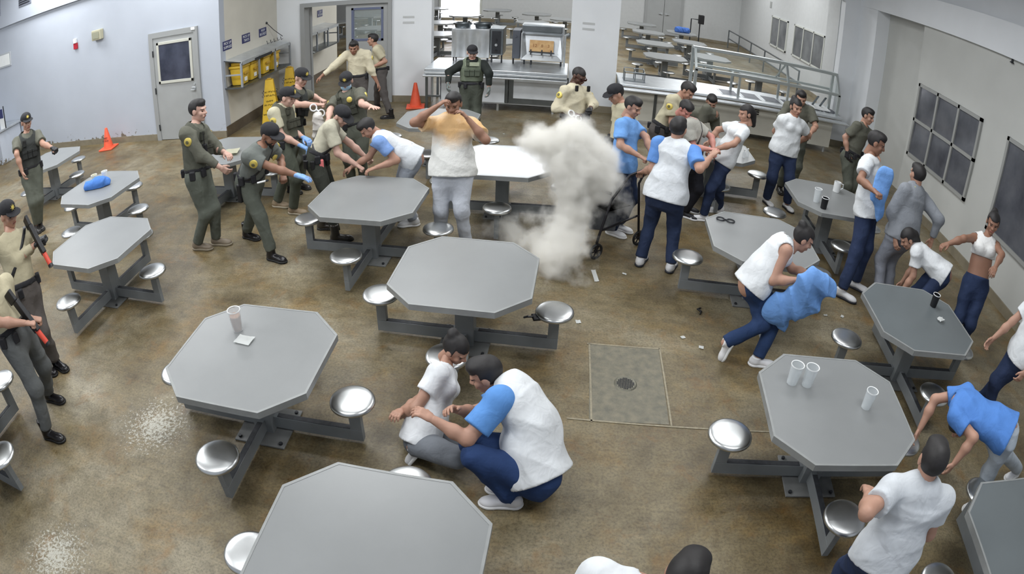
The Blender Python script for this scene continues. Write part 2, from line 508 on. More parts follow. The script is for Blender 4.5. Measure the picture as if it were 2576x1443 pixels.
window_x('window_1', 8.3, 23.1, 25.2, 0.95, 2.25, 2, 1, M_HGLASS, M_WFRAME)
window_x('window_2', 8.3, 19.2, 22.3, 1.0, 2.25, 3, 1, M_HGLASS, M_WFRAME)
w3 = window_x('window_3', XR + 0.06, 8.05, 10.35, 0.95, 2.42, 3, 2, M_RGLASS, M_RFRAME)
window_x('window_4', XR + 0.06, 4.6, 7.25, 0.85, 2.40, 2, 1, M_RGLASS, M_RFRAME)
w6 = tag(MB().box(-6.5, -6.4, 30.40, 30.5, 0.2, 2.7).box(-4.5, -4.4, 30.40, 30.5, 0.2, 2.7).box(-6.4, -4.5, 30.40, 30.5, 2.6, 2.7).build('window_5', M_WFRAME), kind='structure')
MB().box(-6.4, -4.5, 30.44, 30.46, 0.2, 2.6).build('window_pane', M_GLARE, w6)

# vents high on the left beam
for x0, x1 in ((-15.6, -14.7), (-13.68, -13.08)):
    t = thing('wall_vent', 'dark grey vent high on the left wall, %s' % ('cut off by the photo corner' if x0 < -15 else 'the whole one'), 'vent', ((x0 + x1) / 2, YL - 0.1, 4.1))
    w = (x1 - x0) / 2
    MB().box(-w, w, -0.03, 0, 0, 0.5).build('frame', mat('vent_grey', (120, 124, 136), 0.5), t)
    s = MB()
    for k in range(7):
        s.box(-w + 0.04, w - 0.04, -0.05, -0.03, 0.05 + k * 0.06, 0.075 + k * 0.06)
    s.build('slats', M_DARK, t)

# ---------------------------------------------------------------- wall fittings
t = thing('strobe_alarm', 'small red and white fire alarm strobe on the left wall', 'alarm', (-11.32, YL, 2.5))
MB().box(-0.07, 0.07, -0.05, 0, 0, 0.15, 0.008).build('alarm_body', M_RED, t)
MB().box(-0.05, 0.05, -0.075, 0, 0.15, 0.27, 0.015).build('lens', M_WHITE, t)
t = thing('emergency_light', 'beige emergency light box on the left wall above the alarm', 'light', (-10.42, YL, 2.6))
MB().box(-0.16, 0.16, -0.14, 0, 0, 0.25, 0.02).build('housing', M_BEIGE, t)
MB().box(-0.12, 0.12, -0.15, -0.14, 0.04, 0.2, 0.01).build('lens', mat('dull_lens', (150, 150, 130), 0.3), t)
t = thing('notice_frame', 'pale framed notice on the left wall at the photo edge', 'notice', (-14.75, YL, 2.55))
MB().box(-0.35, 0.35, -0.03, 0, 0, 0.42, 0.01).build('frame', mat('pale_frame', (176, 180, 184), 0.5), t)
MB().box(-0.29, 0.29, -0.035, -0.03, 0.05, 0.37).build('sheet', M_PAPER, t)
for k, (x, y) in enumerate(((-3.55, YB), (0.35, YB))):
    t = thing('wall_notice', 'faint white paper strip notice on the %s' % ('pillar right of the double doorway' if k == 0 else 'pillar between the two serving openings'), 'notice', (x, y, 1.85))
    for z in (0, 0.13):
        MB().box(-0.13, 0.13, -0.006, 0, z, z + 0.05).build('paper_strip', mat('aged_paper', (186, 188, 188), 0.8), t)
t = thing('counter_unit', 'white counter unit at the left edge below the notice', 'counter', (-14.9, 10.2, 0))
MB().box(-1.1, 0.62, -0.4, 0.5, 0, 0.9, 0.01).build('cabinet_body', M_WALL_L, t)
MB().box(-1.15, 0.68, -0.46, 0.53, 0.9, 0.96, 0.01).build('worktop', M_STAIN, t)
t = thing('counter_sign', 'small navy and white sign standing on the left edge counter', 'sign', (-14.25, 10.0, 0.96))
MB().box(-0.12, 0.12, -0.02, 0.02, 0.0, 0.3).build('stand', M_WHITE, t)
MB().box(-0.12, 0.1, -0.03, -0.02, 0.3, 0.55).build('panel', M_SIGNBLUE, t)
MB().bar((0.14, 0, 0), (0.14, 0, 0.62), 0.025).build('post', M_DARK, t)

# blue tool signs in the alcove (words left in lines like the photograph's two short rows)
def blue_sign(y, z, words, lab):
    t = thing('wall_sign', lab, 'sign', (XA, y, z))
    MB().box(0, 0.012, -0.18, 0.18, -0.09, 0.11, 0.003).build('panel', M_SIGNBLUE, t)
    text(words, 0.085, M_WHITE, 'lettering', t, (0.014, 0, 0.01), (PI / 2, 0, PI / 2))
blue_sign(11.03, 1.92, 'PICK UP\nSUPPLIES', 'blue sign with two rows of white letters nearest the room corner')
blue_sign(11.85, 1.92, 'PICK UP\nTRAYS', 'blue sign with two rows of white letters, middle of three in alcove')
blue_sign(12.65, 1.92, 'MOP\nBUCKET', 'blue sign with two rows of white letters beside the wall hook')
blue_sign(15.37, 1.88, 'TRAY\nRETURN', 'blue sign seen through the open doorway, nearer the door leaf')
blue_sign(16.1, 1.92, 'CUP\nRETURN', 'blue sign seen through the open doorway, farther along the wall')
t = thing('wall_hook', 'thin dark wire hook rack on the alcove wall above the shelf', 'hook', (XA, 12.85, 1.72))
MB().tube([(0.01, 0, 0.4), (0.12, 0.15, 0.2), (0.25, 0.35, 0.0)], 0.008).sphere((0.01, 0, 0.4), 0.03).build('wire', M_DARK, t)
for k in range(5):
    MB().tube([(0.22 - k * 0.02, 0.3 - k * 0.14, 0.0), (0.24 - k * 0.02, 0.3 - k * 0.14, -0.08), (0.28 - k * 0.02, 0.3 - k * 0.14, -0.05)], 0.008).build('hook', M_DARK, t)

def wall_shelf(y0, y1, lab, far=False):
    D = 0.45
    t = thing('storage_shelf', lab, 'shelf', (XA, (y0 + y1) / 2, 1.0))
    L = (y1 - y0) / 2
    MB().box(0, D, -L, L, 0.0, 0.035).build('lower_shelf', M_STAIN_D, t)
    m = MB()
    m.quad((0, -L, 0.62), (D, -L, 0.56), (D, L, 0.56), (0, L, 0.62)).quad((0, -L, 0.60), (0, L, 0.60), (D, L, 0.54), (D, -L, 0.54)).box(D - 0.02, D, -L, L, 0.49, 0.57)
    m.build('top_panel', M_STAIN, t)
    ms = mat('shelf_frame', (158, 164, 172), 0.4, 0.3)
    for y in (-L, -L * 0.33, L * 0.33, L):
        MB().bar((D - 0.02, y, 0.035), (D - 0.02, y, 0.54), 0.04).build('post', ms, t)
    for y in (-L, L):
        MB().bar((0.02, y, 0.035), (0.02, y, 0.6), 0.04).bar((0.02, y, 0.3), (D - 0.04, y, 0.3), 0.03).build('end_frame', ms, t)
    return t
sh = wall_shelf(10.85, 13.2, 'grey steel wall shelf holding yellow bins in the alcove')
MB().box(0.452, 0.46, -0.6, 0.2, 0.47, 0.53).build('label_strip', M_DARK, sh)
wall_shelf(14.1, 16.4, 'grey steel wall shelf seen through the open doorway')
def yellow_bin(y, lab, first=[None]):
    if first[0] is None:
        t = thing('yellow_bin', lab, 'bin', (XA + 0.21, y, 1.04), 0, 'yellow bins on the alcove shelf')
        b = MB()
        b.box(-0.15, 0.15, -0.18, 0.18, 0.0, 0.36, 0.03)
        o = b.build('bin_body', M_YELLOW, t, smooth=True)
        for v in o.data.vertices:
            k = 0.82 + 0.18 * v.co.z / 0.36
            v.co.x *= k; v.co.y *= k
        MB().box(-0.17, 0.17, -0.19, 0.19, 0.36, 0.42, 0.02).box(-0.13, 0.13, -0.15, 0.15, 0.42, 0.49, 0.02).build('lid', M_YELLOW, t)
        MB().box(0.16, 0.19, -0.09, 0.09, 0.22, 0.27, 0.01).build('handle', M_YELLOW_D, t)
        MB().box(0.135, 0.152, -0.05, 0.05, 0.07, 0.15).build('sticker', M_WHITE, t)
        first[0] = t
        return t
    c = copy_tree(first[0])
    c.location.y = y
    c['label'] = lab
    return c
yellow_bin(11.15, 'yellow lidded bin at the open end of the alcove shelf')
yellow_bin(11.58, 'yellow lidded bin second from the shelf end by the door')
yellow_bin(12.15, 'yellow lidded bin behind the tall wet floor sign')
yellow_bin(12.62, 'yellow lidded bin farthest along the alcove shelf')

def wet_sign(x, y, rz, lab, first=[None]):
    if first[0] is None:
        t = thing('wet_floor_sign', lab, 'wet floor sign', (x, y, 0), rz, 'yellow wet floor signs')
        for s in (-1, 1):
            m = MB()
            P = lambda w, z: ((-w, s * (0.20 - 0.165 * z / 0.97), z), (w, s * (0.20 - 0.165 * z / 0.97), z))
            a, b = P(0.20, 0.0); c_, d = P(0.085, 0.97)
            th = 0.02 * s
            top = [(p[0], p[1] + th, p[2]) for p in (a, b, d, c_)]
            m.quad(a, b, d, c_).quad(*top[::-1])
            q = [a, b, d, c_]
            for k in range(4):
                m.quad(q[k], q[(k + 1) % 4], top[(k + 1) % 4], top[k])
            o = m.build('panel', M_YELLOW, t)
            for wd, z in (('CAUTION', 0.70), ('CUIDADO', 0.62), ('WET', 0.50), ('FLOOR', 0.42), ('PISO', 0.30), ('MOJADO', 0.22)):
                tx = text(wd, 0.075, M_BLACK, 'lettering', o, (0, s * (0.20 - 0.165 * z / 0.97 + 0.0225), z), (PI / 2 + (0.17 if s < 0 else -0.17) * (1 if s < 0 else 1), 0, 0 if s < 0 else PI), sx=1.0)
        MB().box(-0.05, 0.05, -0.03, 0.03, 0.965, 1.0, 0.01).build('handle', M_YELLOW_D, t)
        first[0] = t
        return t
    c = copy_tree(first[0])
    c.location = (x, y, 0); c.rotation_euler.z = rz; c['label'] = lab
    return c
wet_sign(-6.22, 11.75, 0.35, 'tall yellow wet floor sign with black letters in front of the shelf')
wet_sign(-6.32, 13.0, 0.3, 'yellow wet floor sign farther back by the shelf end')

def cone(x, y, h, lab):
    t = thing('traffic_cone', lab, 'cone', (x, y, 0), 0.2)
    MB().lathe([(0.0, h), (0.03, h), (0.035, h - 0.01), (0.13, 0.05), (0.15, 0.045), (0.15, 0.03), (0, 0.03)], 20).build('cone_body', M_ORANGE, t, smooth=True)
    MB().box(-0.2, 0.2, -0.2, 0.2, 0, 0.035, 0.012).build('cone_base', M_ORANGE, t)
    m = text('WET\nFLOOR', 0.06, M_BLACK, 'lettering', t, (0.0, -0.098, 0.24), (PI / 2 - 0.25, 0, 0)) if h < 0.52 else None
cone(-10.16, 10.38, 0.50, 'orange cone against the left wall beside the grey door')
cone(-3.27, 12.95, 0.56, 'orange cone at the end of the steel oven counter')

# ---------------------------------------------------------------- steel counter with two ovens
t = thing('steel_counter', 'long stainless counter standing under the two ovens', 'counter', (0, 0, 0))
MB().box(-3.02, -0.03, 12.72, 14.1, 0.86, 0.94, 0.015).box(-3.02, -0.03, 12.55, 12.74, 0.78, 0.82, 0.01).box(-3.0, -0.04, 12.62, 12.66, 0.84, 0.88, 0.008).build('worktop', M_STAIN, t)
MB().box(-2.72, -2.70, 12.87, 14.0, 0.17, 0.86).box(-2.70, -0.03, 13.98, 14.0, 0.17, 0.86).box(-2.7, -0.03, 12.87, 14.0, 0.17, 0.21).box(-0.06, -0.03, 12.87, 14.0, 0.17, 0.86).build('cabinet_body', M_PANEL, t)
for y in (12.82, 13.95):
    MB().bar((-2.99, y, 0), (-2.99, y, 0.86), 0.05).build('post', M_STAIN_D, t)
MB().bar((-3.0, 12.82, 0.3), (-2.7, 12.82, 0.3), 0.04).build('cross_bar', M_STAIN_D, t)
MB().box(-2.68, -1.32, 12.84, 12.87, 0.2, 0.84, 0.004).build('door', M_PANEL, t)
o = MB().box(-1.24, 0.0, 12.84, 12.87, 0.2, 0.84).build('door', M_STAIN_D, t)
MB().box(-1.14, -0.05, 12.82, 12.84, 0.32, 0.78, 0.006).build('inset_panel', M_PANEL, o)
MB().box(-1.31, -1.25, 12.82, 12.87, 0.2, 0.84).build('stile', M_STAIN_D, t)
for x in (-2.6, -1.47, -0.3):
    MB().cyl((x, 12.95, 0), (x, 12.95, 0.18), 0.03, 0.035).build('foot', M_STAIN, t)

def wavy_panel(x0, x1, y, z0, z1, amp, n=3, res=40):
    m = MB()
    pts = []
    for i in range(res + 1):
        u = i / res
        row = []
        for j in range(14):
            v = j / 13
            d = amp * (0.5 + 0.5 * math.cos(2 * PI * n * u)) * (0.35 + 0.65 * math.sin(PI * min(1, v * 1.1)))
            row.append(m.bm.verts.new((x0 + (x1 - x0) * u, y - 0.05 + d, z0 + (z1 - z0) * v)))
        pts.append(row)
    for i in range(res):
        for j in range(13):
            m.bm.faces.new((pts[i][j], pts[i + 1][j], pts[i + 1][j + 1], pts[i][j + 1]))
    return m
t = thing('steel_oven', 'stainless kettle oven with wavy front and pans on top, behind officer in black', 'oven', (0, 0, 0))
MB().box(-2.62, -1.78, 13.66, 14.3, 1.05, 1.70, 0.01).build('oven_body', M_STAIN, t)
wavy_panel(-2.62, -1.78, 13.66, 1.04, 1.70, 0.05).build('front_panel', M_STAIN, t, smooth='all', recalc=False)
cb = MB().box(-1.76, -1.47, 13.6, 14.2, 1.12, 1.74, 0.01).build('control_box', M_STAIN_D, t)
MB().box(-1.72, -1.52, 13.59, 13.6, 1.15, 1.68).build('control_panel', M_DARK, cb)
for z in (1.22, 1.36, 1.48):
    MB().cyl((-1.62, 13.59, z), (-1.62, 13.55, z), 0.03 if z < 1.4 else 0.02).build('knob', M_STAIN if z == 1.36 else M_BLACK, cb)
for x, y in ((-2.58, 13.7), (-1.82, 13.7), (-2.58, 14.0), (-1.5, 13.64), (-1.72, 13.64)):
    MB().cyl((x, y, 0.94), (x, y, 1.12), 0.018).build('leg', M_DARK, t)
for k, x in enumerate((-2.42, -1.96)):
    p = thing('steel_pan', 'stacked steel pan on top of the left oven, %s one' % ('left' if k == 0 else 'right'), 'pan', (x, 13.9, 1.70), 0, 'pans on the left oven')
    MB().lathe([(0, 0.01), (0.17, 0.01), (0.19, 0.10), (0.2, 0.11), (0.2, 0.12), (0.18, 0.10), (0.16, 0.02), (0, 0.02)], 20).build('pan_body', M_STAIN_D, p, smooth=True)
    for q in (1, -1):
        MB().tube([(q * 0.18, -0.03, 0.08), (q * 0.21, -0.03, 0.1), (q * 0.21, 0.03, 0.1), (q * 0.18, 0.03, 0.08)], 0.01).build('handle', M_DARK, p)
t = thing('steel_oven', 'stainless tilting oven with a wooden board on its sloped front', 'oven', (0, 0, 0))
MB().box(-1.08, -0.16, 13.75, 14.3, 1.06, 1.84, 0.01).build('oven_body', M_STAIN, t)
MB().box(-1.06, -0.2, 13.56, 13.75, 1.70, 1.86, 0.02).build('hood', M_STAIN_D, t)
m = MB()
A = [(-1.08, 13.52, 1.06), (-0.16, 13.52, 1.06), (-0.16, 13.52, 1.66), (-1.08, 13.52, 1.66)]
B = [(-0.95, 13.60, 1.18), (-0.29, 13.60, 1.18), (-0.24, 13.68, 1.60), (-1.00, 13.68, 1.60)]
for k in range(4):
    m.quad(A[k], A[(k + 1) % 4], B[(k + 1) % 4], B[k])
m.quad(*B)
m.box(-1.08, -1.05, 13.52, 13.75, 1.06, 1.66).box(-0.19, -0.16, 13.52, 13.75, 1.06, 1.66)
m.build('front_panel', M_STAIN, t, recalc=False)
MB().box(-1.27, -1.10, 13.6, 14.1, 1.06, 1.72, 0.01).cyl((-1.2, 13.6, 1.58), (-1.2, 13.57, 1.58), 0.025).build('control_box', mat('control_grey', (92, 96, 104), 0.4, 0.4), t)
MB().cyl((-0.13, 13.5, 0.95), (-0.13, 13.5, 1.66), 0.022).cyl((-0.16, 13.5, 1.66), (-0.06, 13.6, 1.70), 0.022).build('pipe', M_STAIN, t)
for x in (-1.24, -1.0, -0.85, -0.2):
    MB().cyl((x, 13.62, 0.94), (x, 13.62, 1.08), 0.02).build('leg', M_DARK, t)
t = thing('wooden_board', 'tan wooden board with dark marks clamped on the right oven', 'board', (-0.62, 13.55, 1.26), 0)
t.rotation_euler = (-0.15, 0, 0.0)
MB().box(-0.27, 0.25, -0.02, 0.0, 0, 0.26, 0.004).build('board_panel', M_BOARD, t)
MB().tube([(-0.28, -0.03, -0.01), (0.27, -0.03, -0.02)], 0.012).build('rail', M_DARK, t)
for x in (-0.24, 0.0, 0.2):
    MB().cyl((x, -0.02, 0.04), (x, -0.04, -0.08), 0.014).build('clamp', M_DARK, t)
for k, (x, w) in enumerate(((-0.16, '12'), (0.0, '8'), (0.14, '3'))):
    text(w, 0.1, mat('burnt_ink', (130, 84, 44), 0.8), 'lettering', t, (x, -0.022, 0.13), (PI / 2, 0, 0))

# ---------------------------------------------------------------- serving line with sneeze guard
t = thing('serving_counter', 'stainless serving counter with sneeze guard along the right opening', 'counter', (0, 0, 0))
MB().box(1.03, 6.12, 12.5, 13.75, 0.84, 0.90, 0.012).box(1.03, 6.2, 12.34, 12.46, 0.80, 0.84, 0.01).box(1.03, 6.2, 12.24, 12.3, 0.80, 0.84, 0.01).build('worktop', M_STAIN, t)
MB().box(1.08, 1.78, 12.62, 12.66, 0.12, 0.84).box(1.84, 3.7, 12.62, 12.66, 0.12, 0.84).build('front_panel', M_PANEL_W, t)
MB().box(3.76, 5.95, 12.62, 13.6, 0.14, 0.84, 0.006).build('cabinet_body', M_PANEL_W, t)
for b in ((1.04, 1.10, 13.6), (1.78, 1.84, 12.68), (3.7, 3.76, 12.68)):
    MB().box(b[0], b[1], 12.6, b[2], 0.1, 0.84).build('stile', M_STAIN_D, t)
g = MB()
for k in range(4):
    g.box(3.92, 4.1, 12.605, 12.625, 0.6 + k * 0.05, 0.625 + k * 0.05)
g.build('vent_slots', M_BLACK, t)
for x in (1.07, 1.8, 3.73, 5.85):
    MB().cyl((x, 12.7, 0), (x, 12.7, 0.14), 0.028).build('foot', M_STAIN, t)
M_GUARD = mat('guard_steel', (186, 192, 192), 0.35, 0.7)
fr = MB()
Z0, Z1, Z2 = 0.9, 1.38, 1.80
for x in (2.62, 6.04):
    fr.bar((x, 12.72, Z0), (x, 12.72, Z1), 0.065).bar((x, 13.25, Z0), (x, 13.25, Z2), 0.065).bar((x, 12.72, Z1), (x, 13.02, Z2), 0.05).bar((x, 13.02, Z2), (x, 13.25, Z2), 0.05)
for x in (3.6, 4.75):
    fr.bar((x, 12.72, Z0), (x, 12.72, Z1), 0.05).bar((x, 13.4, Z0), (x, 13.4, Z1 - 0.065), 0.05)
fr.bar((4.75, 12.75, Z1), (4.75, 13.05, Z2), 0.05).bar((4.62, 13.35, Z1), (4.75, 13.05, Z2), 0.03)
fr.bar((2.6, 12.72, Z1), (6.06, 12.72, Z1), 0.065).bar((2.6, 13.02, Z2), (6.06, 13.02, Z2), 0.065).bar((2.6, 13.35, Z1), (6.06, 13.35, Z1), 0.05)
fr.box(2.6, 6.06, 13.0, 13.25, Z2, Z2 + 0.02)
fr.build('guard_frame', M_GUARD, t)
gm = MB()
gm.quad((2.64, 12.73, Z1 + 0.02), (6.02, 12.73, Z1 + 0.02), (6.02, 13.01, Z2 - 0.02), (2.64, 13.01, Z2 - 0.02))
gm.quad((2.62, 12.74, Z0 + 0.3), (2.62, 13.25, Z0 + 0.3), (2.62, 13.25, Z2), (2.62, 13.02, Z2))
gm.quad((6.04, 12.74, Z0 + 0.3), (6.04, 13.25, Z0 + 0.3), (6.04, 13.25, Z2), (6.04, 13.02, Z2))
gm.build('guard_glass', M_GLASS, t, recalc=False)
for k in range(6):
    x = 3.25 + k * 0.5
    w = MB().box(x, x + 0.42, 12.75, 13.3, 0.895, 0.91, 0.004).build('food_well', M_STAIN, t)
    MB().box(x + 0.03, x + 0.39, 12.78, 13.27, 0.909, 0.913).build('well_opening', mat('dark_well', (74, 78, 88), 0.4, 0.6), w)
t = thing('tray_rack', 'empty wire rack standing on the left end of the serving counter', 'rack', (1.35, 13.0, 0.903))
r = MB()
for x in (-0.2, 0.02, 0.22):
    r.tube([(x, -0.15, 0), (x, -0.15, 0.2), (x, 0.15, 0.24), (x, 0.15, 0)], 0.01)
r.tube([(-0.2, -0.15, 0.2), (0.22, -0.15, 0.2)], 0.01).tube([(-0.2, 0.15, 0.24), (0.22, 0.15, 0.24)], 0.01).box(-0.22, 0.24, -0.16, 0.16, 0, 0.01)
r.build('wire_frame', M_STAIN_D, t)
t = thing('serving_tray', 'white paper lined tray at the right end of the serving counter', 'tray', (5.72, 13.05, 0.916))
MB().box(-0.22, 0.22, -0.2, 0.2, 0, 0.04, 0.01).build('tray_base', M_WHITE, t)
MB().bar((-0.15, 0.1, 0.04), (-0.12, -0.12, 0.3), 0.05, 0.02).bar((0.05, 0.1, 0.04), (0.08, -0.12, 0.3), 0.05, 0.02).build('rack_arm', M_STAIN_D, t)

# far hall railing and stand
t = thing('handrail', 'slanting steel handrail along the right wall of the far hall', 'handrail', (0, 0, 0))
r = MB()
ys = [29.0, 27.0, 25.0, 23.0, 21.0, 19.0]
for zz in (0.9, 0.5):
    r.tube([(7.4, y, zz - 0.02) for y in ys], 0.03)
r.build('rail', M_STAIN_D, t)
for y in ys:
    MB().cyl((7.4, y, 0), (7.4, y, 0.9), 0.03).build('post', M_STAIN_D, t)
t = thing('speaker_stand', 'black box on a bent pipe stand in the far hall', 'stand', (5.8, 29.2, 0))
MB().tube([(-0.25, 0, 0), (-0.25, 0, 1.15), (0.15, 0, 1.15)], 0.03).tube([(0.18, 0, 0), (0.18, 0, 1.2)], 0.03).build('pole', M_DARK, t)
MB().box(0.1, 0.36, -0.12, 0.12, 0.95, 1.4, 0.02).build('box_body', M_BLACK, t)
# floor drain
t = thing('floor_drain', 'round iron drain grate in the patched floor', 'drain', (0.70, 4.26, 0.003))
MB().lathe([(0, 0.004), (0.085, 0.004), (0.095, 0.008), (0.105, 0.0)], 28).build('rim', mat('drain_iron', (112, 110, 98), 0.5, 0.5), t)
dm = MB()
for i in range(-5, 6):
    for j in range(-5, 6):
        x, y = i * 0.0145, j * 0.0145
        if x * x + y * y < 0.076 ** 2:
            dm.box(x - 0.005, x + 0.005, y - 0.005, y + 0.005, 0.003, 0.0075)
dm.build('grate_holes', M_BLACK, t)

for k, (y, z, lab) in enumerate(((7.5, 3.6, 'small dark sprinkler under the white beam on the right wall'),)):
    t = thing('sprinkler_head', lab, 'sprinkler', (XR + 0.04, y, z - 0.07))
    MB().cyl((0, 0, 0.02), (0, 0, 0.07), 0.02).cyl((0, 0, 0.0), (0, 0, 0.02), 0.05, 0.03).build('mount', M_DARK, t)
t = thing('wall_plate', 'small pale switch plate high on the far hall right wall', 'switch', (8.3, 25.6, 2.7))
MB().box(-0.02, 0, -0.12, 0.12, -0.14, 0.14, 0.006).build('plate', mat('plate_grey', (150, 152, 150), 0.5), t)
# ---------------------------------------------------------------- tables with fixed stools
def octa(a, c):
    return [(-a + c, a), (-a, a - c), (-a, -a + c), (-a + c, -a), (a - c, -a), (a, -a + c), (a, a - c), (a - c, a)]
def ring_prism(mb, A, B, z0, z1):
    n = len(A)
    v = [[mb.bm.verts.new((p[0], p[1], z)) for p in P] for P, z in ((A, z0), (A, z1), (B, z1), (B, z0))]
    for r in range(4):
        for k in range(n):
            mb.bm.faces.new((v[r][k], v[r][(k + 1) % n], v[(r + 1) % 4][(k + 1) % n], v[(r + 1) % 4][k]))
    return mb
def make_table():
    t = thing('octagonal_table', 'x', 'table')
    MB().prism(octa(0.604, 0.264), 0.72, 0.758).build('table_top', M_TOP, t)
    e = ring_prism(MB(), octa(0.615, 0.267), octa(0.598, 0.262), 0.705, 0.760)
    e.build('edge_band', M_EDGE, t)
    MB().box(-0.085, 0.085, -0.085, 0.085, 0.015, 0.70, 0.004).box(-0.2, 0.2, -0.05, 0.05, 0.66, 0.72).box(-0.05, 0.05, -0.2, 0.2, 0.66, 0.72).build('post', M_TFRAME, t)
    bp = MB().box(-0.23, 0.23, -0.23, 0.23, 0, 0.016, 0.004).build('base_plate', mat('base_plate_paint', (116, 117, 116), 0.5, var=0.15), t)
    for sx in (-1, 1):
        for sy in (-1, 1):
            MB().cyl((sx * 0.19, sy * 0.19, 0.016), (sx * 0.19, sy * 0.19, 0.034), 0.016, seg=6).build('bolt', M_DARK, bp)
    for k in range(4):
        R = Matrix.Rotation(k * PI / 2, 4, 'Z')
        m = MB()
        m.box(0.07, 0.85, -0.028, 0.028, 0.035, 0.15, 0.004, M=R)
        m.box(0.755, 0.85, -0.028, 0.028, 0.15, 0.40, 0.004, M=R)
        arm = m.build('seat_arm', M_TFRAME, t)
        MB().box(0.12, 0.75, -0.023, 0.023, 0.149, 0.154, M=R).build('worn_strip', M_ANTISLIP, arm)
        c = R @ Vector((0.80, 0, 0))
        MB().lathe([(0, 0.452), (0.10, 0.450), (0.150, 0.445), (0.168, 0.437), (0.174, 0.425), (0.174, 0.412), (0.165, 0.404), (0.05, 0.400), (0, 0.400)], 36, (c.x, c.y, 0)).build('stool_seat', M_STEEL, arm, smooth='all')
    return t
TB = make_table()
TABLE_KIDS = {}
for _o in bpy.data.objects:
    if _o.parent is not None:
        TABLE_KIDS.setdefault(_o.parent.name, []).append(_o)
# x, y, rotation, label
TABLES = [
 (-0.772, 4.689, -0.026, 'bare grey octagonal table in the centre behind the two people crouching'),
 (-2.186, 3.232, 0.003, 'grey octagonal table with an orange drink and a folded napkin'),
 (-0.831, 1.703, -0.029, 'big grey octagonal table cut by the bottom edge of the photo'),
 (-5.137, 4.753, -0.015, 'bare grey octagonal table beside the officers at the left edge'),
 (-6.572, 6.33, -0.034, 'grey octagonal table with a crumpled blue cloth and two white cups'),
 (-2.12, 6.174, -0.034, 'grey octagonal table the white shirted person is bent over, officer leaning in'),
 (2.227, 5.925, -0.05, 'grey octagonal table with open handcuffs left on it'),
 (3.74, 7.528, -0.035, 'grey octagonal table with a black cup, a clear cup and a white mug'),
 (2.184, 3.175, -0.052, 'grey octagonal table with three clear tumblers near the woman running past'),
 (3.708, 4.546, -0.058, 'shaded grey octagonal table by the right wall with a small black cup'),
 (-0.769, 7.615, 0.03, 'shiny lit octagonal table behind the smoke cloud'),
 (-2.0, 9.45, 0.0, 'octagonal table behind the stained shirt man, near the oven counter cone'),
 (-9.42, 7.75, -0.03, 'octagonal table at far left behind the officer in dark vest'),
 (-4.95, 7.75, -0.02, 'octagonal table behind the standing green officer, with food on it'),
 (2.30, 9.10, -0.03, 'octagonal table with two small bottles where hands are being cuffed'),
 (-5.05, 1.72, 0.0, 'octagonal table at the lower left edge, only its stools in view'),
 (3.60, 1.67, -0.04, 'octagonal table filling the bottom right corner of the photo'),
]
HALL = [
 (-1.55, 27.5, 'small far hall table above the right oven, farthest row'),
 (-1.5, 24.0, 'far hall table directly above the right oven hood'),
 (-0.3, 26.0, 'far hall table at the right edge of the oven opening'),
 (-4.4, 25.8, 'far hall table above the pans on the left oven'),
 (-6.3, 29.0, 'far hall table at top left of the oven opening, by the bright window'),
 (-4.85, 23.0, 'far hall table behind the left side of the left oven'),
 (-4.25, 19.7, 'far hall table nearest, at the left edge of the oven opening'),
 (-3.4, 28.6, 'far hall table in the glare at the top of the oven opening'),
 (-3.2, 22.0, 'far hall table seen between the two ovens, rear one'),
 (-2.2, 18.3, 'far hall table seen between the two ovens, nearer one'),
 (3.0, 27.2, 'far hall table in front of the double doors, farthest row'),
 (2.95, 24.2, 'far hall table second row back, left column by the pillar'),
 (2.8, 20.9, 'far hall table third row, left column above the serving counter'),
 (2.75, 18.0, 'far hall table nearest the serving counter wire rack'),
 (4.5, 25.6, 'far hall table with a blue cloth by the box stand'),
 (4.3, 22.6, 'far hall table in front of the box stand, right column'),
 (4.4, 19.3, 'far hall table behind the left end of the sneeze guard'),
 (5.4, 17.0, 'far hall table seen through the sneeze guard glass'),
 (-8.6, 26.0, 'far hall table seen high in the doorway window'),
 (-7.0, 21.5, 'far hall table seen low through the doorway window'),
 (-9.5, 24.1, 'far hall table seen through the open half of the doorway'),
]
for i, (x, y, rz, lab) in enumerate(TABLES):
    o = TB if i == 0 else copy_tree(TB, None, TABLE_KIDS)
    o.location = (x, y, 0); o.rotation_euler.z = rz
    tag(o, lab, 'table', 'octagonal dining tables with fixed stools')
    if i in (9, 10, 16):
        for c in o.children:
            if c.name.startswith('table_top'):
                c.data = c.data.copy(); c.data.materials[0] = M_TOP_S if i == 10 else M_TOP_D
for x, y, lab in HALL:
    o = copy_tree(TB, None, TABLE_KIDS)
    o.location = (x, y, 0)
    o.rotation_euler.z = random.uniform(-0.04, 0.04)
    tag(o, lab, 'table', 'octagonal tables in the far hall')
# ---------------------------------------------------------------- figures: implicit surfaces meshed with surface nets
F32 = np.float32
def nrm(v):
    v = np.asarray(v, float)
    l = np.linalg.norm(v)
    return v / l if l > 1e-9 else v

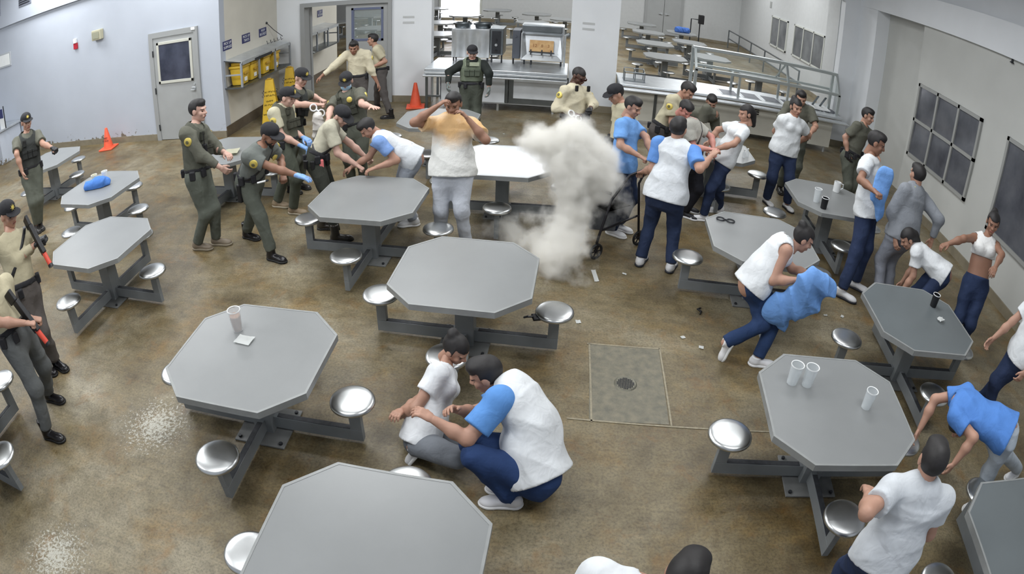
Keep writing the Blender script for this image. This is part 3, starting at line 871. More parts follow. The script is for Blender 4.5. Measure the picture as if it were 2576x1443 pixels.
class RC:
    """tapered capsule, optionally flattened along the direction fl by the factor k"""
    def __init__(s, a, b, ra, rb, fl=None, k=1.0):
        s.a, s.b, s.ra, s.rb = np.asarray(a, float), np.asarray(b, float), ra, rb
        s.fl = None if fl is None else nrm(fl)
        s.k = k
        m = max(ra, rb)
        s.lo = np.minimum(s.a, s.b) - m
        s.hi = np.maximum(s.a, s.b) + m
    def __call__(s, P):
        ba = s.b - s.a
        L2 = float(ba @ ba) + 1e-12
        pa = P - s.a.astype(F32)
        h = np.clip(pa @ (ba / L2).astype(F32), 0, 1)
        v = pa - h[..., None] * ba.astype(F32)
        if s.fl is not None:
            c = v @ s.fl.astype(F32)
            v = v + ((1 / s.k - 1) * c)[..., None] * s.fl.astype(F32)
            return (np.sqrt((v * v).sum(-1)) - (s.ra + (s.rb - s.ra) * h)) * (0.5 + 0.5 * s.k)
        return np.sqrt((v * v).sum(-1)) - (s.ra + (s.rb - s.ra) * h)

class EL:
    """ellipsoid with axes as the columns of R"""
    def __init__(s, c, r, R=None):
        s.c, s.r = np.asarray(c, float), np.asarray(r, float)
        s.R = np.eye(3) if R is None else np.asarray(R, float)
        m = s.r.max()
        s.lo, s.hi = s.c - m, s.c + m
    def __call__(s, P):
        q = ((P - s.c.astype(F32)) @ s.R.astype(F32)) / s.r.astype(F32)
        k0 = np.sqrt((q * q).sum(-1)) + 1e-6
        q2 = q / s.r.astype(F32)
        k1 = np.sqrt((q2 * q2).sum(-1)) + 1e-6
        return k0 * (k0 - 1) / k1

def smin(a, b, k):
    h = np.maximum(k - np.abs(a - b), 0) / k
    return np.minimum(a, b) - h * h * k * 0.25

def surface_nets(V, o, h):
    S = V < 0
    nx, ny, nz = V.shape
    cnt = np.zeros((nx - 1, ny - 1, nz - 1), np.int8)
    offs = [(i, j, k) for i in (0, 1) for j in (0, 1) for k in (0, 1)]
    for i, j, k in offs:
        cnt += S[i:nx - 1 + i, j:ny - 1 + j, k:nz - 1 + k]
    act = np.argwhere((cnt > 0) & (cnt < 8))
    if len(act) == 0:
        return np.zeros((0, 3)), np.zeros((0, 4), int)
    cv = np.stack([V[act[:, 0] + i, act[:, 1] + j, act[:, 2] + k] for i, j, k in offs], 1)
    pos = np.zeros((len(act), 3))
    num = np.zeros(len(act))
    of = np.array(offs, float)
    for a in range(8):
        for b in range(a + 1, 8):
            if np.abs(of[a] - of[b]).sum() != 1:
                continue
            m = (cv[:, a] < 0) != (cv[:, b] < 0)
            t = np.where(m, cv[:, a] / np.where(m, cv[:, a] - cv[:, b], 1), 0)
            pos += np.where(m[:, None], of[a] + (of[b] - of[a]) * t[:, None], 0)
            num += m
    pos = (pos / num[:, None] + act) * h + o
    idx = -np.ones(cnt.shape, int)
    idx[act[:, 0], act[:, 1], act[:, 2]] = np.arange(len(act))
    quads = []
    for ax in range(3):
        A = [slice(None)] * 3; B = [slice(None)] * 3
        A[ax] = slice(0, -1); B[ax] = slice(1, None)
        s0, s1 = S[tuple(A)], S[tuple(B)]
        e = np.argwhere(s0 != s1)
        u, v = (ax + 1) % 3, (ax + 2) % 3
        ok = (e[:, u] > 0) & (e[:, v] > 0) & (e[:, u] < V.shape[u] - 1) & (e[:, v] < V.shape[v] - 1)
        e = e[ok]
        def at(du, dv):
            q = e.copy(); q[:, u] += du; q[:, v] += dv
            return idx[q[:, 0], q[:, 1], q[:, 2]]
        Q = np.stack([at(-1, -1), at(0, -1), at(0, 0), at(-1, 0)], 1)
        flip = ~s0[e[:, 0], e[:, 1], e[:, 2]]
        Q[flip] = Q[flip][:, ::-1]
        quads.append(Q)
    Q = np.concatenate(quads)
    return pos, Q[(Q >= 0).all(1)]

def folds(seed, amp, scale=1.0, direction=None):
    """sharp-crested creases that come and go over the cloth"""
    r = np.random.RandomState(seed)
    n = 4
    ks, k2, k3 = [], [], []
    for _ in range(n):
        d = nrm(r.normal(size=3) * (1, 1, 1.3)) if direction is None else nrm(np.asarray(direction) + r.normal(size=3) * 0.25)
        ks.append(d * r.uniform(22, 42) / scale); k2.append(r.normal(size=3) * 7 / scale); k3.append(r.normal(size=3) * 6 / scale)
    ph = r.uniform(0, 6, 3 * n)
    def f(P):
        d = np.zeros(P.shape[:-1], F32)
        for i in range(n):
            w = P @ ks[i].astype(F32) + 1.2 * np.sin(P @ k2[i].astype(F32) + ph[i]) + ph[i + n]
            m = np.clip(np.sin(P @ k3[i].astype(F32) + ph[i + 2 * n]) * 0.9 + 0.25, 0, 1)
            d += m * (0.62 - np.abs(np.sin(w * 0.5)) ** 0.8)
        return -d * (amp * 0.8)
    return f

class CUT:
    """a primitive trimmed by a plane (a sleeve end, a trouser cuff, a waistband)"""
    def __init__(s, prim, c, n):
        s.p, s.c, s.n = prim, np.asarray(c, float), nrm(n)
        s.lo, s.hi = prim.lo, prim.hi
    def __call__(s, P):
        return np.maximum(s.p(P), (P - s.c.astype(F32)) @ s.n.astype(F32))

def mesh_field(prims, h, k=0.04, cuts=(), disp=None, pad=0.03):
    lo = np.min([p.lo for p in prims], 0) - pad
    hi = np.max([p.hi for p in prims], 0) + pad
    n = np.ceil((hi - lo) / h).astype(int) + 1
    ax = [(lo[i] + h * np.arange(n[i])).astype(F32) for i in range(3)]
    V = np.full(n, 0.5, F32)
    mg = k + 0.03
    for p in prims:
        a = np.maximum(np.floor((p.lo - mg - lo) / h).astype(int), 0)
        b = np.minimum(np.ceil((p.hi + mg - lo) / h).astype(int) + 1, n)
        sl = tuple(slice(a[i], b[i]) for i in range(3))
        P = np.stack(np.meshgrid(ax[0][sl[0]], ax[1][sl[1]], ax[2][sl[2]], indexing='ij'), -1)
        V[sl] = smin(V[sl], p(P), k)
    if cuts or disp is not None:
        P = np.stack(np.meshgrid(*ax, indexing='ij'), -1)
        if disp is not None:
            V = V + disp(P)
        for c in cuts:
            V = np.maximum(V, c(P))
    V[0] = V[-1] = 0.5; V[:, 0] = V[:, -1] = 0.5; V[:, :, 0] = V[:, :, -1] = 0.5
    return surface_nets(V, lo, h)

def plane(c, n):
    c, n = np.asarray(c, float), nrm(n)
    return lambda P: ((P - c.astype(F32)) @ n.astype(F32))
def ball(c, r):
    c = np.asarray(c, float)
    return lambda P: np.sqrt(((P - c.astype(F32)) ** 2).sum(-1)) - r
def outside(f):
    return lambda P: -f(P)

def mesh_obj(name, vq, mats, parent=None, mi=None, origin=None):
    v, q = vq
    if origin is not None:
        v = v - np.asarray(origin)
    me = bpy.data.meshes.new(name)
    me.vertices.add(len(v)); me.vertices.foreach_set('co', np.asarray(v, np.float32).ravel())
    me.loops.add(len(q) * 4); me.loops.foreach_set('vertex_index', np.asarray(q, np.int32).ravel())
    me.polygons.add(len(q))
    me.polygons.foreach_set('loop_start', np.arange(0, len(q) * 4, 4, dtype=np.int32))
    me.polygons.foreach_set('loop_total', np.full(len(q), 4, np.int32))
    for m in (mats if isinstance(mats, (list, tuple)) else [mats]):
        me.materials.append(m)
    if mi is not None:
        me.polygons.foreach_set('material_index', np.asarray(mi, np.int32))
    me.polygons.foreach_set('use_smooth', [True] * len(q))
    me.update(calc_edges=True)
    me.validate()
    return link(name, me, parent)

# ---- head template (x right, y forward, z up; origin at the middle of the head, 0.24 m tall)
def head_prims(fem=False):
    j = 0.92 if fem else 1.0
    return [EL((0, -0.012, 0.032), (0.076, 0.096, 0.088)), EL((0, 0.022, -0.045), (0.058 * j, 0.066, 0.072)), EL((0, 0.058, -0.095), (0.026 * j, 0.024, 0.022)),
            EL((0.036, 0.055, -0.022), (0.028, 0.028, 0.028)), EL((-0.036, 0.055, -0.022), (0.028, 0.028, 0.028)),
            RC((-0.034, 0.076, 0.026), (0.034, 0.076, 0.026), 0.014, 0.014),
            RC((0, 0.084, 0.016), (0, 0.106, -0.022), 0.008, 0.012), RC((-0.012, 0.094, -0.026), (0.012, 0.094, -0.026), 0.009, 0.009),
            RC((-0.018, 0.084, -0.058), (0.018, 0.084, -0.058), 0.010, 0.010),
            EL((0.079, -0.006, 0.0), (0.011, 0.022, 0.034)), EL((-0.079, -0.006, 0.0), (0.011, 0.022, 0.034))]
def head_mesh(fem):
    pr = head_prims(fem) + [RC((0, -0.02, -0.05), (0, -0.03, -0.17), 0.052 if not fem else 0.045, 0.055)]
    socket = [EL((s * 0.032, 0.094, 0.004), (0.016, 0.016, 0.012)) for s in (-1, 1)]
    v, q = mesh_field(pr, 0.0065, 0.016, [lambda P: -np.minimum(socket[0](P), socket[1](P)), plane((0, 0, -0.16), (0, 0, -1))])
    c = v[q].mean(1)
    mi = np.zeros(len(q), int)
    for s in (-1, 1):
        d = np.abs(c - (s * 0.032, 0.083, 0.003)) / (0.012, 0.03, 0.0055)
        mi[(d < 1).all(1)] = 1
        d = np.abs(c - (s * 0.034, 0.086, 0.0235)) / (0.019, 0.03, 0.0045)
        mi[(d < 1).all(1)] = 3
    mi[(np.abs(c[:, 0]) < 0.024) & (np.abs(c[:, 2] + 0.058) < 0.008) & (c[:, 1] > 0.07)] = 2
    return v, q, mi
HEADS = {f: head_mesh(f) for f in (False, True)}

def hair_mesh(kind):
    base = [EL((0, -0.014, 0.034), (0.086, 0.106, 0.098))]
    cuts = []
    if kind == 'buzz':
        base = [EL((0, -0.014, 0.034), (0.0805, 0.1005, 0.0925))]
    # hairline: keep above / behind a slanted plane, clear of the face
    face = lambda P: np.minimum(np.minimum((P @ np.array([0, 1, 0], F32)) - 0.02, 0.075 - (P @ np.array([0, 0.25, 1], F32))), 1)
    cuts.append(face)
    cuts.append(plane((0, 0, -0.055 if kind in ('short', 'buzz') else -0.07), (0, 0, -1)))
    ears = [EL((s * 0.079, 0.004, -0.008), (0.03, 0.026, 0.036)) for s in (-1, 1)]
    if kind in ('short', 'buzz'):
        cuts.append(lambda P: -np.minimum(ears[0](P), ears[1](P)))
    pr = list(base)
    if kind == 'short':
        pr.append(EL((0, 0.03, 0.095), (0.065, 0.06, 0.038)))
    if kind == 'bun':
        pr.append(EL((0, -0.085, 0.105), (0.045, 0.042, 0.04)))
    if kind == 'long':
        pr += [RC((0, -0.09, 0.0), (0, -0.10, -0.16), 0.06, 0.035)]
        cuts[1] = plane((0, 0, -0.2), (0, 0, -1))
    return mesh_field(pr, 0.008, 0.02, cuts, folds(3, 0.003 if kind != 'buzz' else 0.0005, 0.35))
HAIRS = {}
def cap_mesh(flat=False):
    dome = mesh_field([EL((0, -0.012, 0.045), (0.090, 0.108, 0.094)), EL((0, 0.02, 0.09), (0.07, 0.07, 0.045))], 0.008, 0.03, [plane((0, 0, 0.045), (0, -0.12, -1))])
    brim = mesh_field([EL((0, 0.105, 0.048), (0.085, 0.082, 0.03))], 0.006, 0.01, [plane((0, 0.05, 0), (0, -1, 0)), (lambda P: np.abs((P @ np.array([0, 0.0 if flat else 0.22, 1], F32)) - (0.05 if flat else 0.068)) - 0.005)])
    return dome, brim
CAPS = {f: cap_mesh(f) for f in (False, True)}

# ---- hands (right hand, wrist at the origin, fingers along +y, palm towards -z, thumb towards -x)
def hand_mesh(kind):
    curl = {'relax': (22, 30, 22), 'grip': (68, 88, 55), 'open': (4, 8, 6)}[kind]
    pr = [RC((0, -0.03, 0), (0, 0.02, 0), 0.030, 0.031, (0, 0, 1), 0.72), RC((-0.018, 0.025, 0), (-0.022, 0.078, 0), 0.021, 0.019, (0, 0, 1), 0.75), RC((0.016, 0.025, 0), (0.022, 0.074, 0), 0.021, 0.018, (0, 0, 1), 0.75), RC((0, 0.03, 0), (0, 0.08, 0), 0.022, 0.02, (0, 0, 1), 0.7)]
    L = (0.072, 0.080, 0.075, 0.060)
    X = (-0.031, -0.0105, 0.0105, 0.030)
    sp = {'relax': 4, 'grip': 1, 'open': 11}[kind]
    for i in range(4):
        p = np.array([X[i], 0.086 - abs(i - 1.3) * 0.004, 0.0])
        az = math.radians((i - 1.5) * sp)
        an = 0
        for j, (fr, c) in enumerate(zip((0.45, 0.31, 0.24), curl)):
            an += math.radians(c * (1 + 0.06 * i))
            d = np.array([math.sin(az) * math.cos(an), math.cos(az) * math.cos(an), -math.sin(an)])
            q = p + d * L[i] * fr
            pr.append(RC(p, q, 0.0098 - 0.0008 * j, 0.0092 - 0.0009 * j))
            p = q
    th = {'relax': ((-0.030, 0.02, -0.006), (-0.052, 0.052, -0.018), (-0.055, 0.082, -0.03)), 'grip': ((-0.028, 0.02, -0.010), (-0.045, 0.052, -0.035), (-0.022, 0.072, -0.052)), 'open': ((-0.030, 0.02, -0.002), (-0.066, 0.048, -0.008), (-0.086, 0.074, -0.012))}[kind]
    pr += [RC(th[0], th[1], 0.015, 0.0115), RC(th[1], th[2], 0.011, 0.009)]
    return mesh_field(pr, 0.0045, 0.007, pad=0.012)
HANDS = {k: hand_mesh(k) for k in ('relax', 'grip', 'open')}

# ---- shoes (toe towards +y, ankle above the origin, sole at z = 0)
def shoe_mesh(kind):
    top = 0.10
    pr = [EL((0, -0.03, 0.045), (0.04, 0.05, 0.05)), RC((0, -0.02, 0.05), (0, 0.12, 0.032), 0.044, 0.038, (0, 0, 1), 0.85), EL((0, 0.135, 0.028), (0.046, 0.065, 0.036)), RC((0, -0.012, 0.05), (0, -0.012, 0.12), 0.044, 0.045)]
    if kind == 'boot':
        pr.append(RC((0, -0.012, 0.1), (0, -0.016, 0.20), 0.046, 0.050)); top = 0.20
    if kind == 'sandal':
        top = 0.055
        pr = pr[:3]
    v = mesh_field(pr, 0.009, 0.02, [plane((0, 0, 0.012), (0, 0, -1)), plane((0, 0, top), (0, 0, 1))])
    sole = mesh_field([EL((0, -0.03, 0.014), (0.046, 0.055, 0.03)), RC((0, -0.02, 0.014), (0, 0.13, 0.014), 0.047, 0.05), EL((0, 0.14, 0.014), (0.051, 0.068, 0.03))], 0.008, 0.02, [plane((0, 0, 0.0), (0, 0, -1)), plane((0, 0, 0.026), (0, 0, 1))])
    return v, sole
SHOES = {k: shoe_mesh(k) for k in ('low', 'boot', 'sandal')}

SKINS = {1: (198, 160, 144), 2: (172, 132, 112), 3: (140, 102, 82), 4: (88, 64, 54), 5: (192, 132, 120)}
def fabric(name, rgb, var=0.10, bump=0.12):
    m = mat(name, rgb, 0.85, var=var, vscale=7, bump=0.4, bscale=11, spec=0.2)
    for n in m.node_tree.nodes:
        if n.type == 'BUMP':
            n.inputs['Distance'].default_value = 0.03
        if n.type == 'TEX_NOISE' and n.inputs['Scale'].default_value == 11:
            n.inputs['Distortion'].default_value = 0.5
            n.inputs['Detail'].default_value = 2.5
    return m
M_HAIR = mat('black_hair', (30, 27, 27), 0.6, var=0.25, vscale=60)
M_EYE = mat('eye_dark', (52, 42, 38), 0.3)
M_LIP = mat('lips', (150, 92, 84), 0.5)
M_GOLD = mat('badge_gold', (206, 186, 96), 0.45, 0.3)
M_STAINED = None
FIT = {  # shirt colour, sleeve length, sleeve colour(s), trousers, shoe kind, shoe colour, sole colour
 'green': ((98, 98, 88), 0.75, None, (92, 95, 86), 'boot', (44, 42, 40), (30, 30, 30)),
 'green_long': ((98, 98, 88), 1.85, None, (92, 96, 88), 'low', (120, 108, 92), (140, 130, 112)),
 'tan_long': ((176, 168, 142), 1.8, None, (84, 79, 76), 'boot', (24, 22, 24), (20, 20, 20)),
 'tan_long_light': ((196, 188, 164), 1.8, None, (82, 78, 76), 'boot', (28, 26, 28), (22, 22, 22)),
 'green2': ((106, 110, 106), 0.62, None, (88, 92, 84), 'boot', (28, 26, 28), (22, 22, 22)),
 'tanvest': ((186, 181, 158), 0.7, None, (84, 88, 78), 'low', (150, 132, 108), (170, 160, 140)),
 'tan': ((184, 177, 152), 0.72, None, (82, 78, 76), 'boot', (28, 26, 28), (22, 22, 22)),
 'tan_grey': ((178, 170, 144), 0.72, None, (90, 92, 92), 'boot', (22, 21, 24), (20, 20, 20)),
 'greytan': ((178, 174, 156), 0.7, None, (52, 54, 48), 'boot', (60, 56, 50), (40, 40, 40)),
 'greytan_black': ((166, 164, 156), 0.7, None, (36, 36, 42), 'low', (26, 26, 30), (220, 220, 220)),
 'black': ((36, 40, 38), 1.9, None, (70, 74, 66), 'boot', (28, 26, 28), (22, 22, 22)),
 'tee_navy': ((214, 217, 219), 0.62, None, (44, 55, 82), 'low', (222, 222, 224), (230, 230, 230)),
 'tee_grey': ((218, 220, 222), 0.55, None, (112, 116, 122), 'low', (214, 214, 216), (224, 224, 224)),
 'tee_ltgrey': ((196, 200, 204), 0.6, None, (44, 55, 82), 'low', (222, 222, 224), (230, 230, 230)),
 'tee_grey_stain': ((214, 214, 210), 0.66, None, (172, 176, 184), 'low', (210, 210, 212), (224, 224, 224)),
 'tee_bluegrey': ((208, 212, 216), 0.6, (120, 150, 200), (150, 156, 166), 'low', (222, 222, 224), (230, 230, 230)),
 'tee_blue_navy': ((212, 216, 220), 0.75, (96, 140, 204), (45, 56, 82), 'low', (34, 36, 44), (226, 226, 228)),
 'tee_blue_navy2': ((214, 217, 219), 0.72, (92, 142, 204), (44, 64, 104), 'low', (222, 222, 226), (230, 230, 230)),
 'blue_navy': ((112, 158, 216), 0.7, None, (43, 54, 80), 'low', (222, 222, 224), (230, 230, 230)),
 'blue_lightgrey': ((82, 128, 196), 0.6, None, (170, 178, 186), 'low', (222, 222, 224), (230, 230, 230)),
 'grey_grey': ((136, 140, 146), 1.9, None, (138, 142, 152), 'low', (222, 222, 224), (230, 230, 230)),
 'bare_navy': ((222, 222, 220), 0.0, None, (42, 54, 82), 'low', (222, 222, 224), (230, 230, 230)),
 'tank_navy': ((216, 219, 221), 0.0, None, (42, 60, 94), 'low', (224, 224, 226), (232, 232, 232)),
}
def head_frame(J, p):
    y, pt = math.radians(p.get('hy', p['yaw'])), math.radians(p.get('hp', 0))
    f = np.array([math.cos(y) * math.cos(pt), math.sin(y) * math.cos(pt), -math.sin(pt)])
    r = np.array([math.sin(y), -math.cos(y), 0.0])
    u = np.cross(r, f)
    return np.stack([r, f, u], 1)

def to_m4(R, t, s=1.0):
    M = Matrix(((R[0][0], R[0][1], R[0][2], t[0]), (R[1][0], R[1][1], R[1][2], t[1]), (R[2][0], R[2][1], R[2][2], t[2]), (0, 0, 0, 1)))
    return M @ Matrix.Scale(s, 4)

def stained_material():
    m = mat('stained_tee', (214, 214, 210), 0.85, rgb2=(206, 168, 120), vscale=2.6, bump=0.6, bscale=15, spec=0.2)
    nt = m.node_tree
    tc = nt.nodes.new('ShaderNodeTexCoord')
    sx = nt.nodes.new('ShaderNodeSeparateXYZ')
    nt.links.new(tc.outputs['Object'], sx.inputs[0])
    mr = nt.nodes.new('ShaderNodeMapRange')
    mr.inputs[1].default_value = 1.18; mr.inputs[2].default_value = 1.48
    nt.links.new(sx.outputs['Z'], mr.inputs[0])
    ramp = [n for n in nt.nodes if n.type == 'VALTORGB'][0]
    noise = [n for n in nt.nodes if n.type == 'TEX_NOISE' and n.inputs['Scale'].default_value < 5][0]
    ad = nt.nodes.new('ShaderNodeMath'); ad.operation = 'MULTIPLY_ADD'
    ad.inputs[1].default_value = 0.62; ad.inputs[2].default_value = -0.12
    nt.links.new(mr.outputs[0], ad.inputs[0])
    a2 = nt.nodes.new('ShaderNodeMath'); a2.operation = 'ADD'
    nt.links.new(ad.outputs[0], a2.inputs[0]); nt.links.new(noise.outputs['Fac'], a2.inputs[1])
    nt.links.new(a2.outputs[0], ramp.inputs['Fac'])
    ramp.color_ramp.elements[0].position = 0.55; ramp.color_ramp.elements[1].position = 0.95
    return m

def make_person(p, idx):
    s = p['s']; fem = bool(p.get('fem')); g = p.get('girth', 1.12) * (0.95 if fem else 1.0)
    O = np.array(p['g'])
    J = {k: np.array(v) - O for k, v in p['J'].items()}
    fit = FIT[p['fit']]
    gear = p.get('gear', ())
    yaw = math.radians(p['yaw'])
    fw = np.array([math.cos(yaw), math.sin(yaw), 0]); rt = np.array([math.sin(yaw), -math.cos(yaw), 0]); up = np.array([0, 0, 1.0])
    pel, nk, hd = J['pel'], J['nk'], J['hd']
    sp = nrm(nk - pel)
    shr = nrm(J['sr'] - J['sl'])
    tf = nrm(np.cross(sp, shr)) * 1.0            # chest forward
    if tf @ fw < 0 and abs(tf @ fw) > 0.2:
        tf = -tf
    mid = pel + (nk - pel) * 0.45
    if p.get('mid'):
        mid = mid - tf * 0.09 * s
    ch = pel + (nk - pel) * 0.78 - (tf * 0.05 * s if p.get('mid') else 0)
    near = np.linalg.norm(O[:2]) < 5.2
    h = 0.0115 if near else 0.0135
    skin = mat('skin_tone_%d' % p['skin'], SKINS[p['skin']], 0.55, var=0.06, vscale=12)
    Rh = head_frame(J, p)
    # ---- body
    def torso(d, lowk=0.0):
        gg = 1 + (g - 1) * 1.0
        hipw = 0.155 if fem else 0.145
        return [RC(pel - sp * (0.02 + lowk) * s, mid, (hipw * gg + d) * s, (0.138 * gg + d) * s, tf, 0.74), RC(mid, ch, (0.138 * gg + d) * s, ((0.158 if not fem else 0.145) * (1 + (g - 1) * 0.7) + d) * s, tf, 0.68),
                RC(ch, nk - sp * 0.03 * s, ((0.158 if not fem else 0.145) * (1 + (g - 1) * 0.7) + d) * s, (0.075 + d) * s, tf, 0.68), RC(J['sl'], J['sr'], (0.056 + d) * s, (0.056 + d) * s)]
    pr = torso(0.0)
    if fem and p['fit'] != 'bare_navy':
        pr += [EL(ch + tf * 0.07 * s + shr * q * 0.07 * s - sp * 0.02 * s, (0.07 * s,) * 3) for q in (-1, 1)]
    for k in 'lr':
        pr += [RC(J['s' + k], J['e' + k], 0.052 * s * g ** 0.5, 0.040 * s * g ** 0.5), RC(J['e' + k], J['e' + k] * 0.6 + J['w' + k] * 0.4, 0.040 * s, 0.043 * s), RC(J['e' + k] * 0.6 + J['w' + k] * 0.4, J['w' + k], 0.043 * s, 0.029 * s)]
        c = J['k' + k] * 0.65 + J['a' + k] * 0.35
        pr += [RC(J['h' + k], J['k' + k], 0.085 * s * g, 0.056 * s), RC(J['k' + k], c, 0.055 * s, 0.057 * s), RC(c, J['a' + k], 0.055 * s, 0.038 * s)]
    neckb = hd - Rh[:, 2] * 0.10 * s - Rh[:, 1] * 0.02 * s
    pr.append(RC(nk - sp * 0.04 * s, neckb, 0.062 * s, (0.050 if not fem else 0.043) * s))
    bv, bq = mesh_field(pr, h + 0.001, 0.035 * s)
    V, Q, MI = [bv], [bq], [np.zeros(len(bq), int)]
    n0 = len(bv)
    hv, hq, hmi = HEADS[fem]
    hs = s * 1.08
    V.append((hv * hs) @ Rh.T + hd); Q.append(hq + n0); MI.append(hmi); n0 += len(hv)
    hand_tf = {}
    for k in 'lr':
        fd = nrm(J['w' + k] - J['e' + k])
        sg = 1 if k == 'r' else -1
        kind = p.get('h' + k, 'relax')
        # palm normal: towards the body for hanging arms, down for reaching arms
        pn = -rt * sg if abs(fd[2]) > 0.6 else -up
        pn = nrm(pn - (pn @ fd) * fd)
        zz = -pn
        xx = np.cross(fd, zz)
        R = np.stack([xx * (1 if k == 'r' else -1), fd, zz], 1)
        hand_tf[k] = (R, J['w' + k] + fd * 0.012 * s, kind)
        v, q = HANDS[kind]
        V.append((v * s) @ R.T + J['w' + k] + fd * 0.012 * s)
        Q.append((q if k == 'r' else q[:, ::-1]) + n0); MI.append(np.zeros(len(q), int)); n0 += len(v)
    root = mesh_obj('person', (np.concatenate(V), np.concatenate(Q)), [skin, M_EYE, M_LIP, M_HAIR], None, np.concatenate(MI))
    root.location = O
    tag(root, p['label'], 'person')
    # ---- trousers
    tm = fabric('trousers_%d_%d_%d' % fit[3], fit[3])
    wv = sp if abs(sp[2]) > 0.35 else up
    tp = [CUT(RC(pel + wv * 0.05 * s, pel - up * 0.05 * s, 0.160 * g * s, 0.160 * g * s, fw, 0.78), pel + wv * 0.085 * s, wv)]
    for k in 'lr':
        d = nrm(J['a' + k] - J['k' + k])
        tp += [RC(J['h' + k], J['k' + k], 0.105 * g * s, 0.078 * s), CUT(RC(J['k' + k], J['a' + k], 0.079 * s, 0.066 * s), J['a' + k] - d * (0.01 if fit[4] != 'boot' else 0.03) * s, d)]
    mesh_obj('trousers', mesh_field(tp, h, 0.05 * s, (), folds(idx * 3 + 1, 0.013, 1.1)), tm, root)
    # ---- shirt
    sc, frac, slc = fit[0], fit[1], fit[2]
    sm = stained_material() if p['fit'].endswith('stain') else fabric('shirt_%d_%d_%d' % sc, sc)
    tucked = bool(gear)
    tee = torso(0.020 if not tucked else 0.016, 0.09 if not tucked else 0.0)
    if fem:
        tee += [EL(ch + tf * 0.085 * s + shr * q * 0.07 * s - sp * 0.02 * s, (0.078 * s,) * 3) for q in (-1, 1)]
    if not tucked:
        tee += [RC(J['hl'] + sp * 0.02 * s, J['hr'] + sp * 0.02 * s, 0.128 * g * s, 0.128 * g * s, tf, 0.98), RC(pel - sp * 0.09 * s, pel + sp * 0.1 * s, (0.178 * g + 0.022) * s, (0.168 * g + 0.01) * s, tf, 0.80)]
    low = pel - sp * (0.10 if not tucked else -0.03) * s
    cuts = [plane(low, -sp), outside(ball(nk + sp * 0.05 * s + tf * 0.008 * s, 0.066 * s))]
    if p['fit'] == 'bare_navy':
        cuts[0] = plane(ch - sp * 0.10 * s, -sp)
    slv = {}
    for k in 'lr':
        a, e, w = J['s' + k], J['e' + k], J['w' + k]
        f = frac
        ps = []
        if f > 0:
            b = a + (e - a) * min(f, 1.0)
            ps = [RC(a, b, 0.078 * s * g ** 0.5, (0.072 if f > 1 else 0.078) * s * g ** 0.5)]
            if f > 1:
                ps.append(RC(e, e + (w - e) * (f - 1), 0.062 * s, 0.048 * s))
                c, d = e + (w - e) * (f - 1), nrm(w - e)
            else:
                c, d = b, nrm(e - a)
            ps[-1] = CUT(ps[-1], c, d)
            slv[k] = ps
    if p['fit'] in ('tank_navy', 'bare_navy'):
        for k in 'lr':
            cuts.append(outside(ball(J['s' + k] + nrm(J['s' + k] - nk) * 0.02 * s, 0.085 * s)))
    if slc is None:
        for k in slv:
            tee = tee + slv[k]
        shirt = mesh_obj('shirt', mesh_field(tee, h, 0.04 * s, cuts, folds(idx * 3 + 2, 0.015, 1.1)), sm, root)
    else:
        shirt = mesh_obj('shirt', mesh_field(tee, h, 0.04 * s, cuts, folds(idx * 3 + 2, 0.015, 1.1)), sm, root)
        for k in slv:
            o = mesh_obj('sleeve', mesh_field(slv[k] + [EL(J['s' + k], (0.084 * s * g ** 0.5,) * 3)], h, 0.03, (), folds(idx * 3 + 5, 0.008)), fabric('sleeve_%d_%d_%d' % slc, slc), shirt)
            o['label'] = 'blue sleeve'
    if p['fit'].startswith('t') and not gear or p['fit'] == 'blue_navy':
        pass
    # ---- shoes
    kind = fit[4]; scol, socol = fit[5], fit[6]
    shoe = p.get('shoe')
    if shoe == 'sandal':
        kind = 'sandal'; scol, socol = (214, 214, 214), (28, 28, 32)
    elif shoe == 'boot':
        kind = 'boot'; scol, socol = (24, 22, 24), (20, 20, 20)
    elif shoe == 'sneaker_bw':
        scol, socol = (216, 216, 218), (40, 42, 50)
    elif shoe == 'blackwhite':
        scol, socol = (32, 33, 38), (226, 226, 228)
    for k in 'lr':
        an = J['a' + k]
        d = nrm(an - J['k' + k])
        key = 'fp' + k
        if key in p:
            ya, pt = math.radians(p[key][0]), math.radians(p[key][1])
        else:
            ya, pt = yaw, 0.0
            if an[2] > 0.14 * s:
                pt = -math.acos(max(-1, min(1, -d[2]))) * 0.8
        f = np.array([math.cos(ya) * math.cos(pt), math.sin(ya) * math.cos(pt), math.sin(pt)])
        r = np.array([math.sin(ya), -math.cos(ya), 0.0])
        u = np.cross(r, f)
        R = np.stack([r, f, u], 1)
        (uv, sv) = SHOES[kind]
        nm = 'shoe' if kind == 'low' else ('boot' if kind == 'boot' else 'sandal')
        key2 = (nm, scol, socol)
        if key2 not in SHOE_ME:
            a = mesh_obj(nm, uv, mat('shoe_%d_%d_%d' % scol, scol, 0.5 if kind != 'boot' else 0.3, var=0.06))
            b = mesh_obj('sole', sv, mat('sole_%d_%d_%d' % socol, socol, 0.6))
            SHOE_ME[key2] = (a.data, b.data)
            bpy.data.objects.remove(a); bpy.data.objects.remove(b)
        base = an - u * 0.085 * s
        so = link(nm, SHOE_ME[key2][0], root)
        so.matrix_local = to_m4(R, base, s * 1.05)
        link('sole', SHOE_ME[key2][1], so)
    # ---- hair / cap / face things
    Mh = to_m4(Rh, hd, s * 1.08)
    hk = p.get('hair')
    if hk:
        if hk not in HAIRS:
            a = mesh_obj('hair', hair_mesh(hk), M_HAIR)
            HAIRS[hk] = a.data
            bpy.data.objects.remove(a)
        link('hair', HAIRS[hk], root).matrix_local = Mh
